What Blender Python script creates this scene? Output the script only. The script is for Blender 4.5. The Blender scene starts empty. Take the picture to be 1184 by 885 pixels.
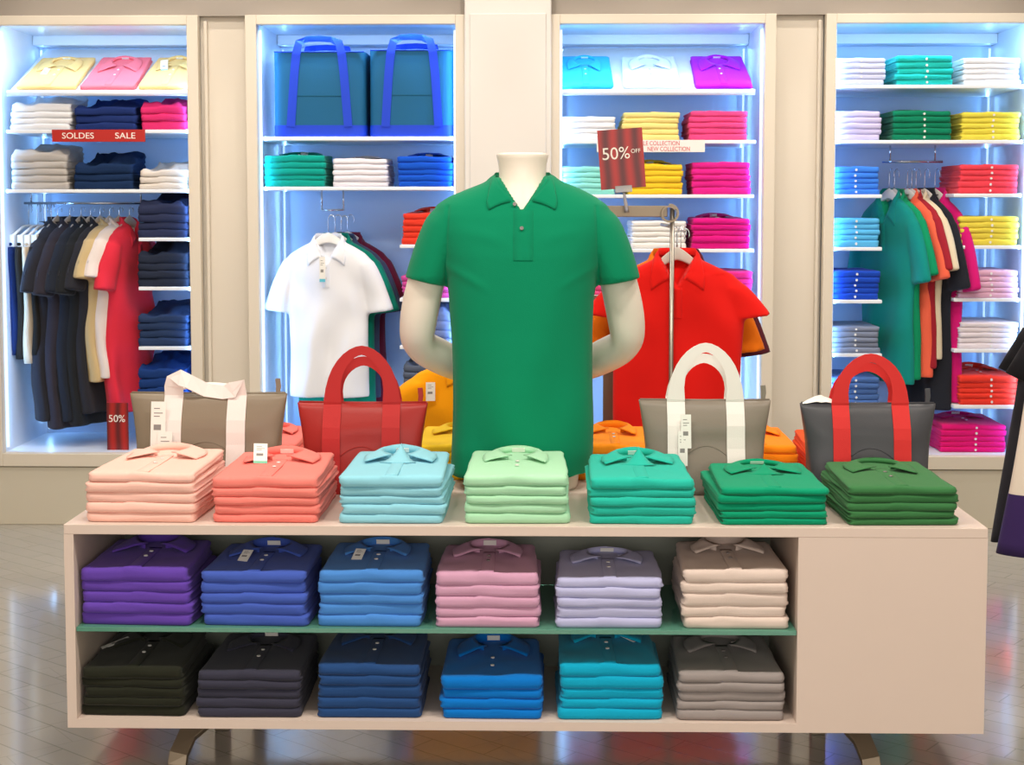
import bpy, math, random
from mathutils import Vector, Matrix, noise
from mathutils.bvhtree import BVHTree
PI = math.pi
S = bpy.context.scene
COL = S.collection

# ------------------------------------------------------------------ camera, world, exposure
F_PX, CX, CY = 1739.0, 592.0, 356.6
YAW, PITCH, EYE = math.radians(1.15), math.radians(4.0), 1.46
cam_d = bpy.data.cameras.new('camera')
cam_d.sensor_width = 36.0
cam_d.lens = 36.0 * F_PX / 1184.0
cam_d.shift_y = -(442.5 - CY) / 1184.0
cam_d.dof.use_dof = True
cam_d.dof.focus_distance = 4.0
cam_d.dof.aperture_fstop = 22.0
cam = bpy.data.objects.new('camera', cam_d)
COL.objects.link(cam)
cam.location = (0, 0, EYE)
cam.rotation_euler = (PI / 2 - PITCH, 0, YAW)
S.camera = cam
S.view_settings.view_transform = 'Standard'
S.view_settings.look = 'None'
S.view_settings.gamma = 1.0
S.view_settings.use_curve_mapping = False
S.view_settings.exposure = 0.0
S.cycles.max_bounces = 8
S.cycles.diffuse_bounces = 4
S.cycles.caustics_reflective = False
S.cycles.caustics_refractive = False
S.cycles.sample_clamp_indirect = 4.0
w = bpy.data.worlds.new('world'); S.world = w; w.use_nodes = True
w.node_tree.nodes['Background'].inputs[0].default_value = (1.0, 0.93, 0.85, 1)
w.node_tree.nodes['Background'].inputs[1].default_value = 0.12

WARM = (1.0, 0.905, 0.80)
LED = (0.25, 0.54, 1.0)
def area(name, loc, aim, sx, sy, power, color):
    d = bpy.data.lights.new(name, 'AREA'); d.shape = 'RECTANGLE'
    d.size = sx; d.size_y = sy; d.energy = power; d.color = color
    o = bpy.data.objects.new(name, d); COL.objects.link(o); o.location = loc
    o.rotation_euler = (Vector(aim) - Vector(loc)).to_track_quat('-Z', 'Y').to_euler()
    return o
def spot(name, loc, aim, power, color, ang, blend=0.5, r=0.03):
    d = bpy.data.lights.new(name, 'SPOT'); d.energy = power; d.color = color
    d.spot_size = math.radians(ang); d.spot_blend = blend; d.shadow_soft_size = r
    o = bpy.data.objects.new(name, d); COL.objects.link(o); o.location = loc
    o.rotation_euler = (Vector(aim) - Vector(loc)).to_track_quat('-Z', 'Y').to_euler()
    return o
CEIL = 3.25
# ceiling lamps of the shop, over the table, over the aisle behind it, and towards the shop front
for lx in (-1.8, -.6, .6, 1.8):
    area('ceiling_panel_light', (lx, 2.85, CEIL - .03), (lx, 3.1, 0), .28, .28, 26, WARM)
area('ceiling_panel_light', (-1.4, 5.2, CEIL - .03), (-1.4, 5.2, 0), 1.6, 0.5, 34, WARM)
area('ceiling_panel_light', (1.5, 5.2, CEIL - .03), (1.5, 5.2, 0), 1.6, 0.5, 34, WARM)
# added low frontal fill behind the camera; the wall there has no window
area('front_fill_light', (0, -3.1, 1.75), (0, 3.7, 1.0), 6.0, 1.9, 150, (1.0, 0.935, 0.875))

# ------------------------------------------------------------------ helpers
_R = Matrix.Rotation(YAW, 3, 'Z') @ Matrix.Rotation(PI / 2 - PITCH, 3, 'X')
def P(px, py, Y):
    """world x, z of the photo pixel on the vertical plane at distance Y"""
    d = _R @ Vector(((px - CX) / F_PX, -(py - CY) / F_PX, -1.0))
    t = Y / d.y
    return d.x * t, EYE + d.z * t
def X(px, py, Y): return P(px, py, Y)[0]
def Z(px, py, Y): return P(px, py, Y)[1]
def lin(h):
    h = h.lstrip('#'); r = []
    for i in (0, 2, 4):
        c = int(h[i:i+2], 16) / 255.0
        r.append(c / 12.92 if c <= 0.04045 else ((c + 0.055) / 1.055) ** 2.4)
    return tuple(r)
_mats = {}
def mat(name, hexc, rough=0.5, metal=0.0, k=1.0, spec=0.5, bump=None, coat=0.0, trans=0.0, ior=1.45, emis=None, es=0.0, sheen=0.0, var=0.0):
    key = (name, hexc)
    if key in _mats: return _mats[key]
    m = bpy.data.materials.new(name); m.use_nodes = True
    nt = m.node_tree; b = nt.nodes['Principled BSDF']
    c = tuple(min(1, v * k) for v in lin(hexc))
    b.inputs['Base Color'].default_value = (*c, 1)
    b.inputs['Roughness'].default_value = rough
    b.inputs['Metallic'].default_value = metal
    b.inputs['Specular IOR Level'].default_value = spec
    b.inputs['Coat Weight'].default_value = coat
    b.inputs['IOR'].default_value = ior
    b.inputs['Transmission Weight'].default_value = trans
    b.inputs['Sheen Weight'].default_value = sheen
    if emis:
        b.inputs['Emission Color'].default_value = (*emis, 1); b.inputs['Emission Strength'].default_value = es
    if bump or var:
        tc = nt.nodes.new('ShaderNodeTexCoord')
    if bump:
        n = nt.nodes.new('ShaderNodeTexNoise'); n.inputs['Scale'].default_value = bump[0]; n.inputs['Detail'].default_value = 3
        nt.links.new(tc.outputs['Object'], n.inputs['Vector'])
        bp = nt.nodes.new('ShaderNodeBump'); bp.inputs['Strength'].default_value = bump[1]; bp.inputs['Distance'].default_value = 0.002
        nt.links.new(n.outputs['Fac'], bp.inputs['Height']); nt.links.new(bp.outputs['Normal'], b.inputs['Normal'])
    if var:
        n2 = nt.nodes.new('ShaderNodeTexNoise'); n2.inputs['Scale'].default_value = 3.0; n2.inputs['Detail'].default_value = 4
        nt.links.new(tc.outputs['Object'], n2.inputs['Vector'])
        mx = nt.nodes.new('ShaderNodeMix'); mx.data_type = 'RGBA'
        mx.inputs[6].default_value = (*[v * (1 - var) for v in c], 1); mx.inputs[7].default_value = (*[min(1, v * (1 + var)) for v in c], 1)
        nt.links.new(n2.outputs['Fac'], mx.inputs[0]); nt.links.new(mx.outputs[2], b.inputs['Base Color'])
    _mats[key] = m
    return m
def cloth(h): return mat('cotton_pique', h, rough=0.9, spec=0.15, bump=(420, 0.25), sheen=0.08)
def denim(h): return mat('denim_cloth', h, rough=0.92, spec=0.1, bump=(260, 0.5), var=0.25)
M_CREAM = mat('cream_lacquer', '#e6dccb', rough=0.45, spec=0.4, k=0.93)
M_WALL = mat('cream_wall_paint', '#dcd3c4', rough=0.7, var=0.02)
M_HEAD = mat('beige_header_paint', '#a39a90', rough=0.7, var=0.03)
M_INNER = mat('white_cabinet_lacquer', '#dfe8f4', rough=0.35)
M_BACK = mat('pale_blue_back_panel', '#b4d0f0', rough=0.4)
M_SHELF = mat('white_shelf', '#eef2f8', rough=0.35)
M_TABLE = mat('warm_white_laminate', '#ddcbbf', rough=0.4, spec=0.4, var=0.015)
M_TIN = mat('table_interior_laminate', '#8f958a', rough=0.5)
M_STEEL = mat('brushed_steel', '#a8a196', rough=0.35, metal=0.9)
M_BRONZE = mat('satin_bronze_steel', '#8f8270', rough=0.4, metal=0.7)
M_CHROME = mat('chrome_wire', '#c8ccd2', rough=0.15, metal=1.0)
M_GLASS = mat('green_edged_glass', '#7fd0b4', rough=0.05, trans=0.55, ior=1.45)
M_WHITEP = mat('white_hanger_plastic', '#e6e4e0', rough=0.35)
M_GREYP = mat('warm_grey_hanger_plastic', '#c9c2b8', rough=0.4)
M_PAPER = mat('white_label_paper', '#f1efe9', rough=0.7)
M_PRINT = mat('grey_label_print', '#8a8886', rough=0.8)
M_MANN = mat('ivory_mannequin_gloss', '#ece2d4', rough=0.35, spec=0.5)
M_BTN = mat('pearl_button', '#e8e6e2', rough=0.2)
M_BTND = mat('grey_pearl_button', '#8a8280', rough=0.2)
M_LED = mat('led_diffuser', '#ffffff', rough=0.4, emis=(0.50, 0.74, 1.0), es=0.75)

def tag(o, label=None, cat=None, group=None, kind=None):
    if label: o['label'] = label
    if cat: o['category'] = cat
    if group: o['group'] = group
    if kind: o['kind'] = kind
    return o
def empty(name, loc=(0, 0, 0), rz=0.0):
    o = bpy.data.objects.new(name, None); COL.objects.link(o); o.empty_display_size = 0.05
    o.location = loc; o.rotation_euler = (0, 0, rz)
    return o
def inst(mesh, name, m, parent=None, loc=(0, 0, 0), rot=(0, 0, 0), scale=(1, 1, 1)):
    o = bpy.data.objects.new(name, mesh); COL.objects.link(o)
    if len(mesh.materials) == 0: mesh.materials.append(m)
    o.material_slots[0].link = 'OBJECT'; o.material_slots[0].material = m
    if parent: o.parent = parent
    o.location = loc; o.rotation_euler = rot; o.scale = scale
    return o
def mk(name, V, Fc, smooth=True):
    me = bpy.data.meshes.new(name); me.from_pydata([tuple(v) for v in V], [], Fc); me.update()
    if smooth: me.polygons.foreach_set('use_smooth', [True] * len(me.polygons))
    return me
class MB:
    def __init__(s): s.V = []; s.F = []
    def add(s, V, Fc):
        n = len(s.V); s.V += [tuple(v) for v in V]; s.F += [[i + n for i in f] for f in Fc]; return s
    def box(s, x0, x1, y0, y1, z0, z1):
        return s.add([(x0,y0,z0),(x1,y0,z0),(x1,y1,z0),(x0,y1,z0),(x0,y0,z1),(x1,y0,z1),(x1,y1,z1),(x0,y1,z1)],
                     [(0,3,2,1),(4,5,6,7),(0,1,5,4),(1,2,6,5),(2,3,7,6),(3,0,4,7)])
    def tube(s, pts, r, n=8, closed=False):
        pts = [Vector(p) for p in pts]; rr = r if isinstance(r, (list, tuple)) else [r] * len(pts)
        V = []; Fc = []; up = None
        for i, p in enumerate(pts):
            a = pts[i - 1] if i else p; b = pts[i + 1] if i < len(pts) - 1 else p
            t = (b - a).normalized()
            if up is None:
                up = t.orthogonal().normalized()
            else:
                up = (up - t * up.dot(t)).normalized()
            q = t.cross(up)
            for k in range(n):
                an = 2 * PI * k / n; V.append(p + (up * math.cos(an) + q * math.sin(an)) * rr[i])
        for i in range(len(pts) - 1):
            for k in range(n):
                Fc.append((i*n+k, i*n+(k+1) % n, (i+1)*n+(k+1) % n, (i+1)*n+k))
        Fc.append(tuple(range(n))[::-1]); Fc.append(tuple((len(pts)-1)*n + k for k in range(n)))
        return s.add(V, Fc)
    def ribbon(s, pts, widths, side, thick):
        """flat strap: pts is the centre line, side the width direction per point"""
        V = []; Fc = []; L = len(pts)
        pts = [Vector(p) for p in pts]
        for i, p in enumerate(pts):
            a = pts[i-1] if i else p; b = pts[i+1] if i < L-1 else p
            t = (b - a).normalized(); sd = Vector(side[i]); sd = (sd - t * sd.dot(t)).normalized()
            nn = t.cross(sd).normalized(); wd = widths[i] / 2; h = thick / 2
            V += [p - sd*wd - nn*h, p + sd*wd - nn*h, p + sd*wd + nn*h, p - sd*wd + nn*h]
        for i in range(L-1):
            for k in range(4): Fc.append((4*i+k, 4*i+(k+1) % 4, 4*i+4+(k+1) % 4, 4*i+4+k))
        Fc.append((3,2,1,0)); Fc.append(tuple(4*(L-1)+k for k in range(4)))
        return s.add(V, Fc)
    def loft(s, rings, cap=True):
        n = len(rings[0]); V = [v for r in rings for v in r]; Fc = []
        for i in range(len(rings)-1):
            for k in range(n): Fc.append((i*n+k, i*n+(k+1) % n, (i+1)*n+(k+1) % n, (i+1)*n+k))
        if cap: Fc.append(tuple(range(n))[::-1]); Fc.append(tuple((len(rings)-1)*n+k for k in range(n)))
        return s.add(V, Fc)
    def mesh(s, name, smooth=False): return mk(name, s.V, s.F, smooth)
    def build(s, name, m, parent=None, smooth=False, bevel=0, loc=(0,0,0), rot=(0,0,0)):
        o = inst(s.mesh(name, smooth), name, m, parent, loc, rot)
        if bevel:
            md = o.modifiers.new('bevel', 'BEVEL'); md.width = bevel; md.segments = 2; md.limit_method = 'ANGLE'
        return o
TS = bpy.data.scenes.new('scratch')
def baked(o):
    """mesh of an object with its modifiers applied"""
    TS.collection.objects.link(o); vl = TS.view_layers[0]; vl.update(); dg = vl.depsgraph
    out = bpy.data.meshes.new_from_object(o.evaluated_get(dg)); bpy.data.objects.remove(o)
    return out
def evaluated(me, mods):
    o = bpy.data.objects.new('tmp', me)
    for t, kw in mods:
        md = o.modifiers.new(t, t)
        for k, v in kw.items(): setattr(md, k, v)
    out = baked(o); bpy.data.meshes.remove(me)
    out.polygons.foreach_set('use_smooth', [True] * len(out.polygons))
    return out
def ell(cx, cy, z, a, b, n=32, p=2.0, zf=None):
    out = []
    for k in range(n):
        t = 2*PI*k/n; c, s_ = math.cos(t), math.sin(t)
        x = cx + a * math.copysign(abs(c) ** (2/p), c); y = cy + b * math.copysign(abs(s_) ** (2/p), s_)
        out.append((x, y, z + (zf(x, y) if zf else 0)))
    return out
def N(x, y, z=0.0): return noise.noise(Vector((x, y, z)))
def text_mesh(name, body, size, depth=0.0008, align='LEFT'):
    c = bpy.data.curves.new(name, 'FONT'); c.body = body; c.size = size; c.extrude = depth; c.align_x = align
    me = baked(bpy.data.objects.new('tmp', c))
    xs = [v.co.x for v in me.vertices]
    return me, min(xs), max(xs)
def text(name, body, x0, x1, y, z, m, parent, height=None):
    """lettering facing the shopper, between x0 and x1 with its baseline at z"""
    me, a, b = text_mesh(name, body, 1.0, 0.004)
    sx = (x1 - x0) / (b - a); sz = sx if height is None else height / 0.72
    o = inst(me, name, m, parent, (x0 - a * sx, y, z), (PI/2, 0, 0), (sx, sz, 0.2))
    return o

# ------------------------------------------------------------------ garment meshes
def perimeter(w, d, r=0.018, nf=22, ns=14, nb=10, nc=3):
    pts = []
    def line(a, b, n):
        for i in range(n): t = i / n; pts.append((a[0]+(b[0]-a[0])*t, a[1]+(b[1]-a[1])*t))
    def arc(cx, cy, a0):
        for i in range(nc): a = a0 + PI/2 * i / nc; pts.append((cx + r*math.cos(a), cy + r*math.sin(a)))
    h = w/2
    line((-h+r, 0), (h-r, 0), nf); arc(h-r, r, -PI/2)
    line((h, r), (h, d-r), ns); arc(h-r, d-r, 0)
    line((h-r, d), (-h+r, d), nb); arc(-h+r, d-r, PI/2)
    line((-h, d-r), (-h, r), ns); arc(-h+r, r, PI)
    return pts
def slab_mesh(seed, w=0.277, d=0.35, t=0.0245, fl=1, sl=3, wr=0.0012, bumpx=0.0, back_rise=0.0, wav=0.0009, taper=0.0):
    """a garment folded into a flat parcel: round fold in front, layered fold edges at the sides"""
    rnd = random.Random(seed); per = perimeter(w, d); n = len(per); M = 9
    V = []; Fc = []; lob = [rnd.uniform(0, 0.009) for _ in range(sl + 1)]; so = seed * 7.3
    for j in range(M):
        s = j / (M-1)
        for i, (x, y) in enumerate(per):
            x2, y2 = per[(i+1) % n]; x1, y1 = per[i-1]
            tx, ty = x2-x1, y2-y1; L = math.hypot(tx, ty); nx, ny = ty/L, -tx/L
            fw = max(0, -ny); sw = 1 - fw
            # front: fl round folds
            u = (s * fl) % 1.0 if s < 1 else 1.0
            if fl > 1 and abs(u) < 1e-6: u = 0
            fin = 0.0075 * abs(2*u-1)**3.2 if fl == 1 else 0.009 * abs(2*u-1)**2.5
            k = min(sl-1, int(s * sl)); us = s*sl - k
            sin_ = 0.006 * (1 - math.sqrt(max(0, 1-(2*us-1)**2))) + lob[k] * (0.6 + 0.8 * N(y*9 + k*3, so, x*3))
            off = -(fin * fw + sin_ * sw) + 0.002 * N(x*10 + so, y*10, s*1.5) 
            px, py = x + nx*off, y + ny*off
            px *= 1 - taper * y / d
            z = t * s
            q = max(0, min(1, (x - bumpx + .03) / .008)) * max(0, min(1, (bumpx + .055 - x) / .06))
            z += 0.0032 * q * s * max(0, 1 - y / 0.12) + wav * N(x*7+so, y*5, 2.0) * (1 if 0 < s < 1 else (1 if s == 1 else 0))
            z += back_rise * (y/d)**2 * s
            V.append((px, py, z))
    for j in range(M-1):
        for i in range(n): Fc.append((j*n+i, j*n+(i+1) % n, (j+1)*n+(i+1) % n, (j+1)*n+i))
    cx, cy = 0, d/2
    base = (M-1)*n
    prev = base
    for q in (0.93, 0.8, 0.6, 0.35, 0.12):
        st = len(V)
        for i in range(n):
            x, y, z = V[base+i]; xx = cx + (x-cx)*q; yy = cy + (y-cy)*q
            V.append((xx, yy, t + 0.001 + wr*2*N(xx*14+so, yy*12, 5) + back_rise*(yy/d)**2 + wav*N(xx*7+so, yy*5, 2)))
        for i in range(n): Fc.append((prev+i, prev+(i+1) % n, st+(i+1) % n, st+i))
        prev = st
    Fc.append(tuple(prev+i for i in range(n)))
    st = len(V)
    for i in range(n): x, y, z = V[i]; V.append((x*0.9, cy+(y-cy)*0.9, 0.0))
    for i in range(n): Fc.append((st+i, st+(i+1) % n, (i+1) % n, i))
    Fc.append(tuple(st+i for i in range(n))[::-1])
    return mk('folded_garment', V, Fc)
T = 0.0245
POLO = [slab_mesh(k, bumpx=(-.01, .0, .02, -.03)[k % 4]) for k in range(8)]
POLO_TOP = [slab_mesh(20+k, t=0.026, wr=0.002, back_rise=0.006, wav=0.002, taper=0.06) for k in range(3)]
JEAN = [slab_mesh(40+k, w=0.27, d=0.33, t=0.030, fl=1, sl=4, wr=0.004, wav=0.006, taper=(-.03, .05, .1, 0, .07)[k]) for k in range(5)]
JEAN_TOP = [slab_mesh(50+k, w=0.27, d=0.33, t=0.032, fl=1, sl=4, wr=0.020, wav=0.014, back_rise=0.045, taper=.18) for k in range(3)]

def collar_mesh(seed, d=0.35, t=0.026, spread=1.0, lift=0.02):
    """open collar lying on a folded polo: two pointed leaves and the neck stand between them"""
    V = []; Fc = []; nu, nv = 16, 5; yc = d - 0.075; rx, ry = 0.053, 0.045; rnd = random.Random(seed)
    for s in (-1, 1):
        st = len(V); k = spread * rnd.uniform(0.92, 1.08); li = lift * rnd.uniform(0.85, 1.15)
        A = Vector((0, yc+ry+0.016)); B = Vector((s*0.125*k, yc+0.055)); C = Vector((s*0.088*k, yc-0.115*rnd.uniform(.85, 1.1)))
        for i in range(nu+1):
            u = i/nu; ph = u * math.radians(163)
            ix, iy = s*rx*math.sin(ph), yc + ry*math.cos(ph)*(1.25 if ph > PI/2 else 1)
            o = A*(1-u)**2 + B*2*u*(1-u) + C*u*u
            for j in range(nv+1):
                v = j/nv; h = li*(1-0.35*u); x = ix + (o.x-ix)*v; y = iy + (o.y-iy)*v
                z = t + 0.004 + h*(1-v)**1.3*(1 if v > 0 else 0.94) + 0.004*math.sin(v*PI)*(1-u*.5) + .002*N(x*30+seed, y*30)
                z += 0.005 * u * v * (0.5 + N(seed*3.1, s*2))
                V.append((x, y, z + 0.005*((y)/d)**2))
        for i in range(nu):
            for j in range(nv):
                a = st + i*(nv+1)+j; q = (a, a+1, a+nv+2, a+nv+1); Fc.append(q if s > 0 else q[::-1])
    # neck stand
    st = len(V); m = 20
    for i in range(m+1):
        ph = math.radians(-150 + 300*i/m)
        for zz in (t-0.002, t + 0.004 + lift*0.9*(0.75+0.25*math.cos(ph))):
            V.append((rx*math.sin(ph), yc + ry*math.cos(ph), zz + .005))
    for i in range(m): a = st+2*i; Fc.append((a, a+2, a+3, a+1))
    me = mk('collar', V, Fc)
    return evaluated(me, [('SOLIDIFY', dict(thickness=0.0028, offset=0))])
COLLAR = [collar_mesh(k, spread=(1, 1.12, 0.92, 1.05)[k], lift=(0.013, 0.018, 0.015, 0.020)[k]) for k in range(4)]
def placket_mesh(peak, d=0.35, t=0.026, seed=0):
    V = []; Fc = []; yc = d-0.075; y0, y1 = 0.012, yc-0.035; n = 14
    for i in range(n+1):
        u = i/n; y = y0 + (y1-y0)*u
        for x, e in ((-.016, 0), (-.015, 1), (0, 1), (.015, 1), (.016, 0)):
            V.append((x, y, t + 0.0005 + 0.0014*e + .005*(y/d)**2))
    for i in range(n):
        for j in range(4): a = i*5+j; Fc.append((a, a+1, a+6, a+5))
    if peak:      # the corner of the opening stands up like a little tent
        n = 10; st = len(V); yb = yc - .05
        for i in range(n+1):
            u = i/n; hh = peak*(1-(1-u)**1.0)*(u**1.2); wdt = .050*(1-u)**.9
            yy = yb - .055*(1-u)
            for x in (-1, -.5, 0, .5, 1):
                V.append((x*wdt + .006*u, yy + .012*abs(x)*(1-u), t + .004 + hh*(1-.12*abs(x)) - .0*abs(x) + .007*(1-abs(x))*(1-u)*u*4))
        for i in range(n):
            for j in range(4): a = st+i*5+j; Fc.append((a, a+1, a+6, a+5))
    return evaluated(mk('placket', V, Fc), [('SOLIDIFY', dict(thickness=0.002, offset=0))])
PLACKET = [placket_mesh(0), placket_mesh(0.042), placket_mesh(0.03)]
def button_mesh(r=0.0055, t=0.0025):
    m = MB(); m.loft([ell(0, 0, 0, r, r, 12), ell(0, 0, t*.7, r, r, 12), ell(0, 0, t, r*.8, r*.8, 12), ell(0, 0, t*.75, r*.5, r*.5, 12)])
    return m.mesh('button', True)
BUTTON = button_mesh()
NECK_LABEL = MB().box(-.018, .018, 0, .0012, 0, .012).mesh('neck_label')
def tag_card(parent, loc, rot, w=.028, h=.05, stripe=None, name='price_tag'):
    c = MB().box(-w/2, w/2, -h/2, h/2, 0, .0012).build(name, M_PAPER, parent, loc=loc, rot=rot)
    m = MB()
    for k, (a, b) in enumerate(((.34, .36), (.24, .26), (.17, .19), (-.12, .0))):
        m.box(-w*.30, w*((.30 if k % 2 else .1) if k < 3 else .2), h*a, h*b, .0012, .0016)
    m.build('tag_print', M_PRINT, c)
    if stripe: MB().box(-w/2, w/2, -h/2, -h*.38, .0012, .0018).build('tag_stripe', mat('tag_stripe_ink', stripe, .7), c)
    return c
def dress_top(root, m, k, opts, sc=1.0):
    """collar, placket, buttons and label of a folded polo"""
    inst(COLLAR[k % 4], 'collar', m, root)
    pk = 1 if 'peak' in opts else (2 if 'halfpeak' in opts else 0)
    if 'noplacket' not in opts: inst(PLACKET[pk], 'placket', m, root)
    bm_ = M_BTND if 'darkbtn' in opts else M_BTN
    if pk == 0:
        for y in (0.19, 0.13) if 'lowbtn' not in opts else (0.16, 0.09):
            inst(BUTTON, 'button', bm_, root, (0, y, .0305))
    if 'nolabel' not in opts:
        inst(NECK_LABEL, 'neck_label', M_PAPER, root, (0, 0.313, .034), (.35, 0, 0))
    if 'tag' in opts: tag_card(root, (-.050, .20, .052), (0.85, .05, .22), w=.036, h=.060, stripe='#7fc8a8')
    if 'tagmid' in opts: tag_card(root, (-.05, .16, .035), (.4, 0, -.2))
    if 'tagright' in opts: tag_card(root, (.06, .22, .034), (.2, 0, 1.0), w=.02, h=.075)
    if 'tagleft' in opts: tag_card(root, (-.10, .20, .034), (.2, 0, -1.0), w=.022, h=.08)
ORD = {1: ['only one'], 2: ['topmost', 'bottom'], 3: ['topmost', 'middle', 'bottom'],
       4: ['topmost', 'second from top', 'third from top', 'bottom'],
       5: ['topmost', 'second from top', 'middle', 'second from bottom', 'bottom'],
       6: ['topmost', 'second from top', 'third from top', 'fourth from top', 'second from bottom', 'bottom']}
def stack(kind, color, desc, place, px0, px1, pyb, Y, z, n, rot=0.0, H=None, opts=(), scalew=None, depth=0.35, top=True, seed=0, tilt=0, button=False):
    """n folded garments, one on the other; desc is their colour and kind, place says which stack"""
    rnd = random.Random(seed + int(px0*3) + n)
    x0, x1 = X(px0, pyb, Y), X(px1, pyb, Y); wd = x1-x0; cx = (x0+x1)/2
    jean = kind == 'jeans'
    base_w = 0.27 if jean else 0.277
    sx = wd / base_w * 0.985
    m = denim(color) if jean else cloth(color)
    tt = 0.030 if jean else T
    sz = 1.0 if H is None else H / (n * tt * 1.01)
    sy = depth / (0.33 if jean else 0.35)
    zz = z; sg = 'jeans' if jean else 'polo_shirt'
    ks = [rnd.uniform(.86, 1.14) for _ in range(n)]; ks = [k*n/sum(ks) for k in ks]
    for i in range(n):            # i counts from the bottom
        is_top = i == n-1
        if jean: me = (JEAN_TOP if is_top and top else JEAN)[rnd.randrange(3)]
        else: me = POLO_TOP[rnd.randrange(3)] if is_top and top else POLO[rnd.randrange(8)]
        nm = {'jeans': 'folded_trousers', 'polo': 'folded_polo_shirt', 'shirt': 'folded_shirt'}[kind]
        jx = rnd.uniform(-.004, .004); jy = rnd.uniform(0, .007)
        o = inst(me, nm, m, None, (cx + jx, Y + jy, zz), (0, 0, rot + rnd.uniform(-.018, .018)), (sx * rnd.uniform(.96, 1.0), sy, sz*ks[i]))
        tag(o, '%s, %s of stack %s' % (desc, ORD[n][n-1-i], place), 'trousers' if jean else 'shirt', '%s stacked %s' % (desc, place))
        if button:
            inst(BUTTON, 'button', M_BTN, o, (0.01, 0.000, tt*.5), (PI/2, 0, 0), (1/sx, 1, 1))
        if is_top and top and not jean: dress_top(o, m, rnd.randrange(4), opts)
        zz += tt * sz * ks[i] * (1.0 if i < n-1 else 0)
    return zz

# ------------------------------------------------------------------ hanging garments
def polo_body(L=0.70, hw=0.185, sh=0.215, dep=0.05, sleeve=0.22, flare=0.0, seed=0, spread=0.0, voxel=0.007, ripple=0.012, rings=None, long_sleeve=False):
    """a polo shirt on a hanger: collar base at the origin, the body hanging down -z, front towards -y"""
    m = MB()
    R = rings or [(.004, .058, .036), (-.012, .078, .042), (-.035, .125, dep), (-.062, sh*.80, dep*1.0), (-.095, sh*.95, dep*1.05), (-.15, sh*.95, dep*1.1), (-.22, hw*1.04, dep*1.1),
         (-.35, hw*.99, dep*1.1), (-.5, hw*(.98+flare*.5), dep*1.15), (-L, hw*(1.0+flare), dep*1.25)]
    m.loft([ell(0, 0, z, a, b, 40, 2.4) for z, a, b in R][::-1])
    for s in (-1, 1):
        x0 = sh*.74; x1 = sh + .025 + spread; z1 = -.10 - sleeve
        r = []
        for i in range(8):
            u = i/7; cx = s*(x0 + (x1-x0)*(u**.85)); cz = -.105 + (z1+.105)*(u**1.05)
            a = .058 + .010*u; b = dep*.85
            tl = math.radians(32 - 10*u); ax, az = math.cos(tl), -math.sin(tl)*0 + math.sin(tl)*.35
            r.append([(cx + s*ax*a*math.cos(t), b*math.sin(t), cz + az*a*math.cos(t)) for t in [2*PI*k/24 for k in range(24)]])
        m.loft(r if s < 0 else [q[::-1] for q in r])
    me = evaluated(m.mesh('t', True), [('REMESH', dict(mode='VOXEL', voxel_size=voxel)), ('SMOOTH', dict(iterations=6, factor=.6))])
    for v in me.vertices:
        x, y, z = v.co; k = min(1, max(0, (-z-.12)/.45)); sd = seed*5.1
        ph = 26*x + 2.2*math.sin(z*5+sd) + 3*N(x*4+sd, z*2)
        v.co.y += ripple*k*math.sin(ph) + 0.010*N(x*9+sd, z*6, sd) * (1 if z < -.06 else 0)
        cr = 0.007 * math.sin(30*(x*.8 + z*.6) + sd) * math.exp(-((z+.22)/.09)**2) * min(1, abs(x)/.12)
        v.co.y += -cr if y < 0 else 0
        if y < 0 and z > -.115:
            hw_ = (z+.115)*.52
            if abs(x) < hw_: v.co.y += (dep*1.55)*min(1, (hw_-abs(x))/.008)
        v.co.x += 0.006*k*N(z*6+sd, x*2, 3)
    me.update()
    return me
def front_y(bvh, x, z, off=0.004, y0=-1.0):
    h = bvh.ray_cast(Vector((x, y0, z)), Vector((0, 1, 0)))
    return (h[0].y - off) if h[0] is not None else None
def bvh_of(me): return BVHTree.FromPolygons([v.co for v in me.vertices], [tuple(p.vertices) for p in me.polygons])
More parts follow.
